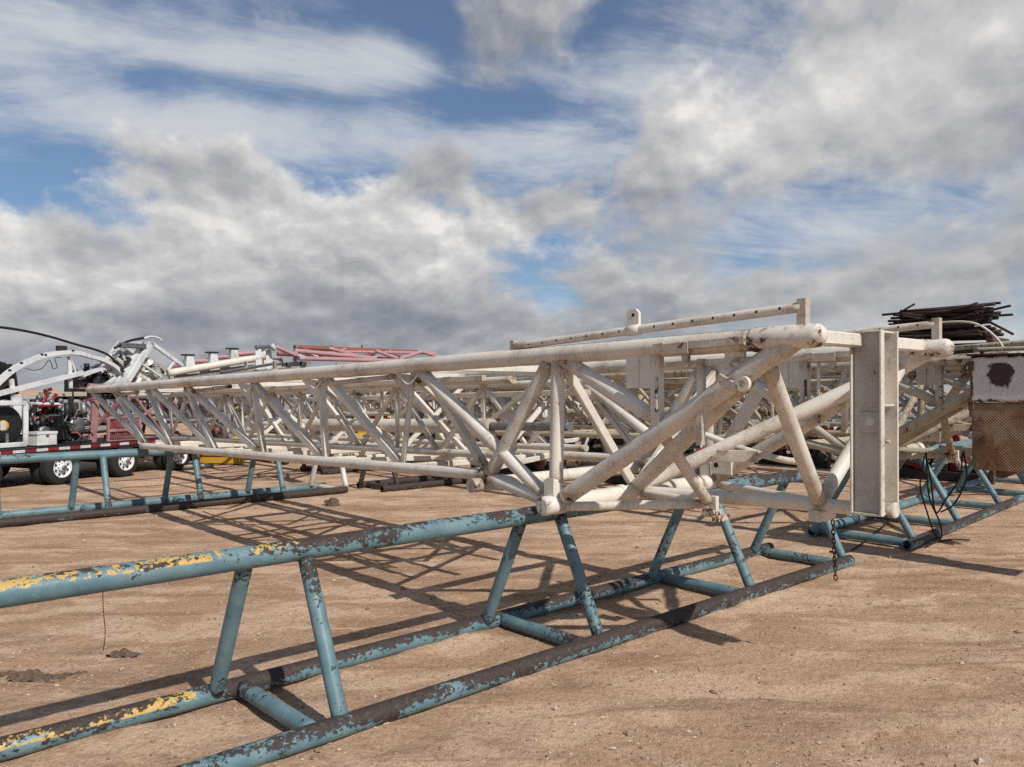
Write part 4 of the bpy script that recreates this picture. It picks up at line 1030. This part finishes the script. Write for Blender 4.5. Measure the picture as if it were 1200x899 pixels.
shade = t.m('ADD', shade, t.m('MULTIPLY', t.m('SUBTRACT', fb(3, 1, 2.4, 3, .5), .5), .45))
shade = t.m('ADD', shade, total([blob(300, 245, 190, 50, .20), blob(520, 300, 80, 60, .26), blob(300, 345, 60, 34, .20), blob(270, 268, 30, 12, .25), blob(15, 285, 55, 40, .38), blob(135, 342, 60, 24, .46), blob(980, 70, 280, 110, .22), blob(830, 195, 50, 45, .18),
                                 blob(420, 385, 280, 38, -.36), blob(130, 215, 120, 40, -.10), blob(500, 205, 60, 30, -.14), blob(770, 265, 60, 45, -.14), blob(870, 225, 40, 50, -.10), blob(1130, 170, 120, 60, -.08), blob(1000, 350, 300, 40, -.10), blob(590, 55, 110, 110, -.34), blob(100, 300, 40, 30, -.14), blob(1150, 300, 90, 30, .12), blob(210, 365, 70, 20, -.18)]))
lowg = t.step(el, .0, .07, 1, 0)
shade = t.m('SUBTRACT', shade, t.m('MULTIPLY', lowg, .12), None, True)
cr = t.n('ShaderNodeValToRGB'); t.t.links.new(shade, cr.inputs[0])
e = cr.color_ramp.elements
e[0].position = .0; e[0].color = (2.3, 2.5, 2.9, 1); e[1].position = 1.0; e[1].color = (8.5, 8.35, 8.1, 1)
for pos, c in ((.30, (3.3, 3.45, 3.8)), (.55, (4.7, 4.75, 4.9)), (.8, (6.4, 6.35, 6.3))):
    q = cr.color_ramp.elements.new(pos); q.color = (*c, 1)
# high thin streaks
zz = t.m('ADD', t.m('MAXIMUM', z_, 0.0), .12)
cl = t.n('ShaderNodeCombineXYZ', X=t.m('DIVIDE', xr_, zz), Y=t.m('DIVIDE', yf_, zz), Z=0.0).outputs[0]
rotc = t.n('ShaderNodeVectorRotate', _rotation_type='Z_AXIS', Angle=R(-24)); t.t.links.new(cl, rotc.inputs['Vector'])
ci = t.noise(t.scale(rotc.outputs[0], (.7, 1.25, 1)), 1.6, 13, .66, .45)
ci3 = t.noise(ae, 4.0, 9, .56, .3)
chn = t.m('ADD', t.m('MULTIPLY', ci, .6), t.m('MULTIPLY', ci3, .4))
cib = total([blob(250, 150, 260, 34, .16), blob(130, 50, 290, 40, .16), blob(330, 105, 200, 18, -.10), blob(60, 235, 130, 22, -.12), blob(420, 20, 150, 20, -.08), blob(430, 70, 90, 40, .12), blob(650, 170, 150, 36, .10), blob(1050, 245, 220, 45, .10), blob(720, 90, 100, 20, .08)])
ch = t.m('MULTIPLY', t.step(t.m('ADD', chn, cib), .45, .70, .10, 1.0), .95)
bgS = t.n('ShaderNodeBackground', Strength=.095); 
tint = t.n('ShaderNodeMix', _data_type='RGBA', _blend_type='MULTIPLY'); tint.inputs[0].default_value = 1.0; t.t.links.new(sky.outputs[0], tint.inputs[6]); tint.inputs[7].default_value = (.62, .74, .85, 1)
t.t.links.new(tint.outputs[2], bgS.inputs[0])
bgC = t.n('ShaderNodeBackground', Strength=.095, Color=(6.0, 6.25, 6.6, 1))
bgK = t.n('ShaderNodeBackground', Strength=.095); t.t.links.new(cr.outputs[0], bgK.inputs[0])
m1 = t.n('ShaderNodeMixShader', i0=ch, i1=bgS.outputs[0], i2=bgC.outputs[0])
m2_ = t.n('ShaderNodeMixShader', i0=cov, i1=m1.outputs[0], i2=bgK.outputs[0])
t.t.links.new(m2_.outputs[0], out.inputs[0])
w.cycles.sampling_method = 'MANUAL'; w.cycles.sample_map_resolution = 512

sl = bpy.data.lights.new('sun', 'SUN'); sl.energy = 4.1; sl.angle = R(.8); sl.color = (1.0, .955, .89)
so = bpy.data.objects.new('sun', sl); COL.objects.link(so)
hl = math.hypot(LX, LY); sd = Vector((LX / hl * math.cos(R(SUN_EL)), LY / hl * math.cos(R(SUN_EL)), math.sin(R(SUN_EL))))
so.rotation_euler = sd.to_track_quat('Z', 'Y').to_euler(); so.location = sd * 60

# ---------------------------------------------------------------- camera and output
cam = bpy.data.cameras.new('camera'); cam.sensor_width = 36; cam.lens = 36 * F / 1200; cam.clip_end = 3000; cam.clip_start = .05
co = bpy.data.objects.new('camera', cam); COL.objects.link(co); co.location = EYE
co.rotation_euler = (R(90) + math.atan((HY - 449.5) / F), 0, A - R(90)); sc.camera = co
sc.view_settings.view_transform = 'Standard'; sc.view_settings.look = 'None'; sc.view_settings.exposure = 0.06; sc.view_settings.gamma = 1.0
sc.cycles.use_denoising = False; sc.cycles.max_bounces = 5; sc.cycles.diffuse_bounces = 3; sc.cycles.glossy_bounces = 2
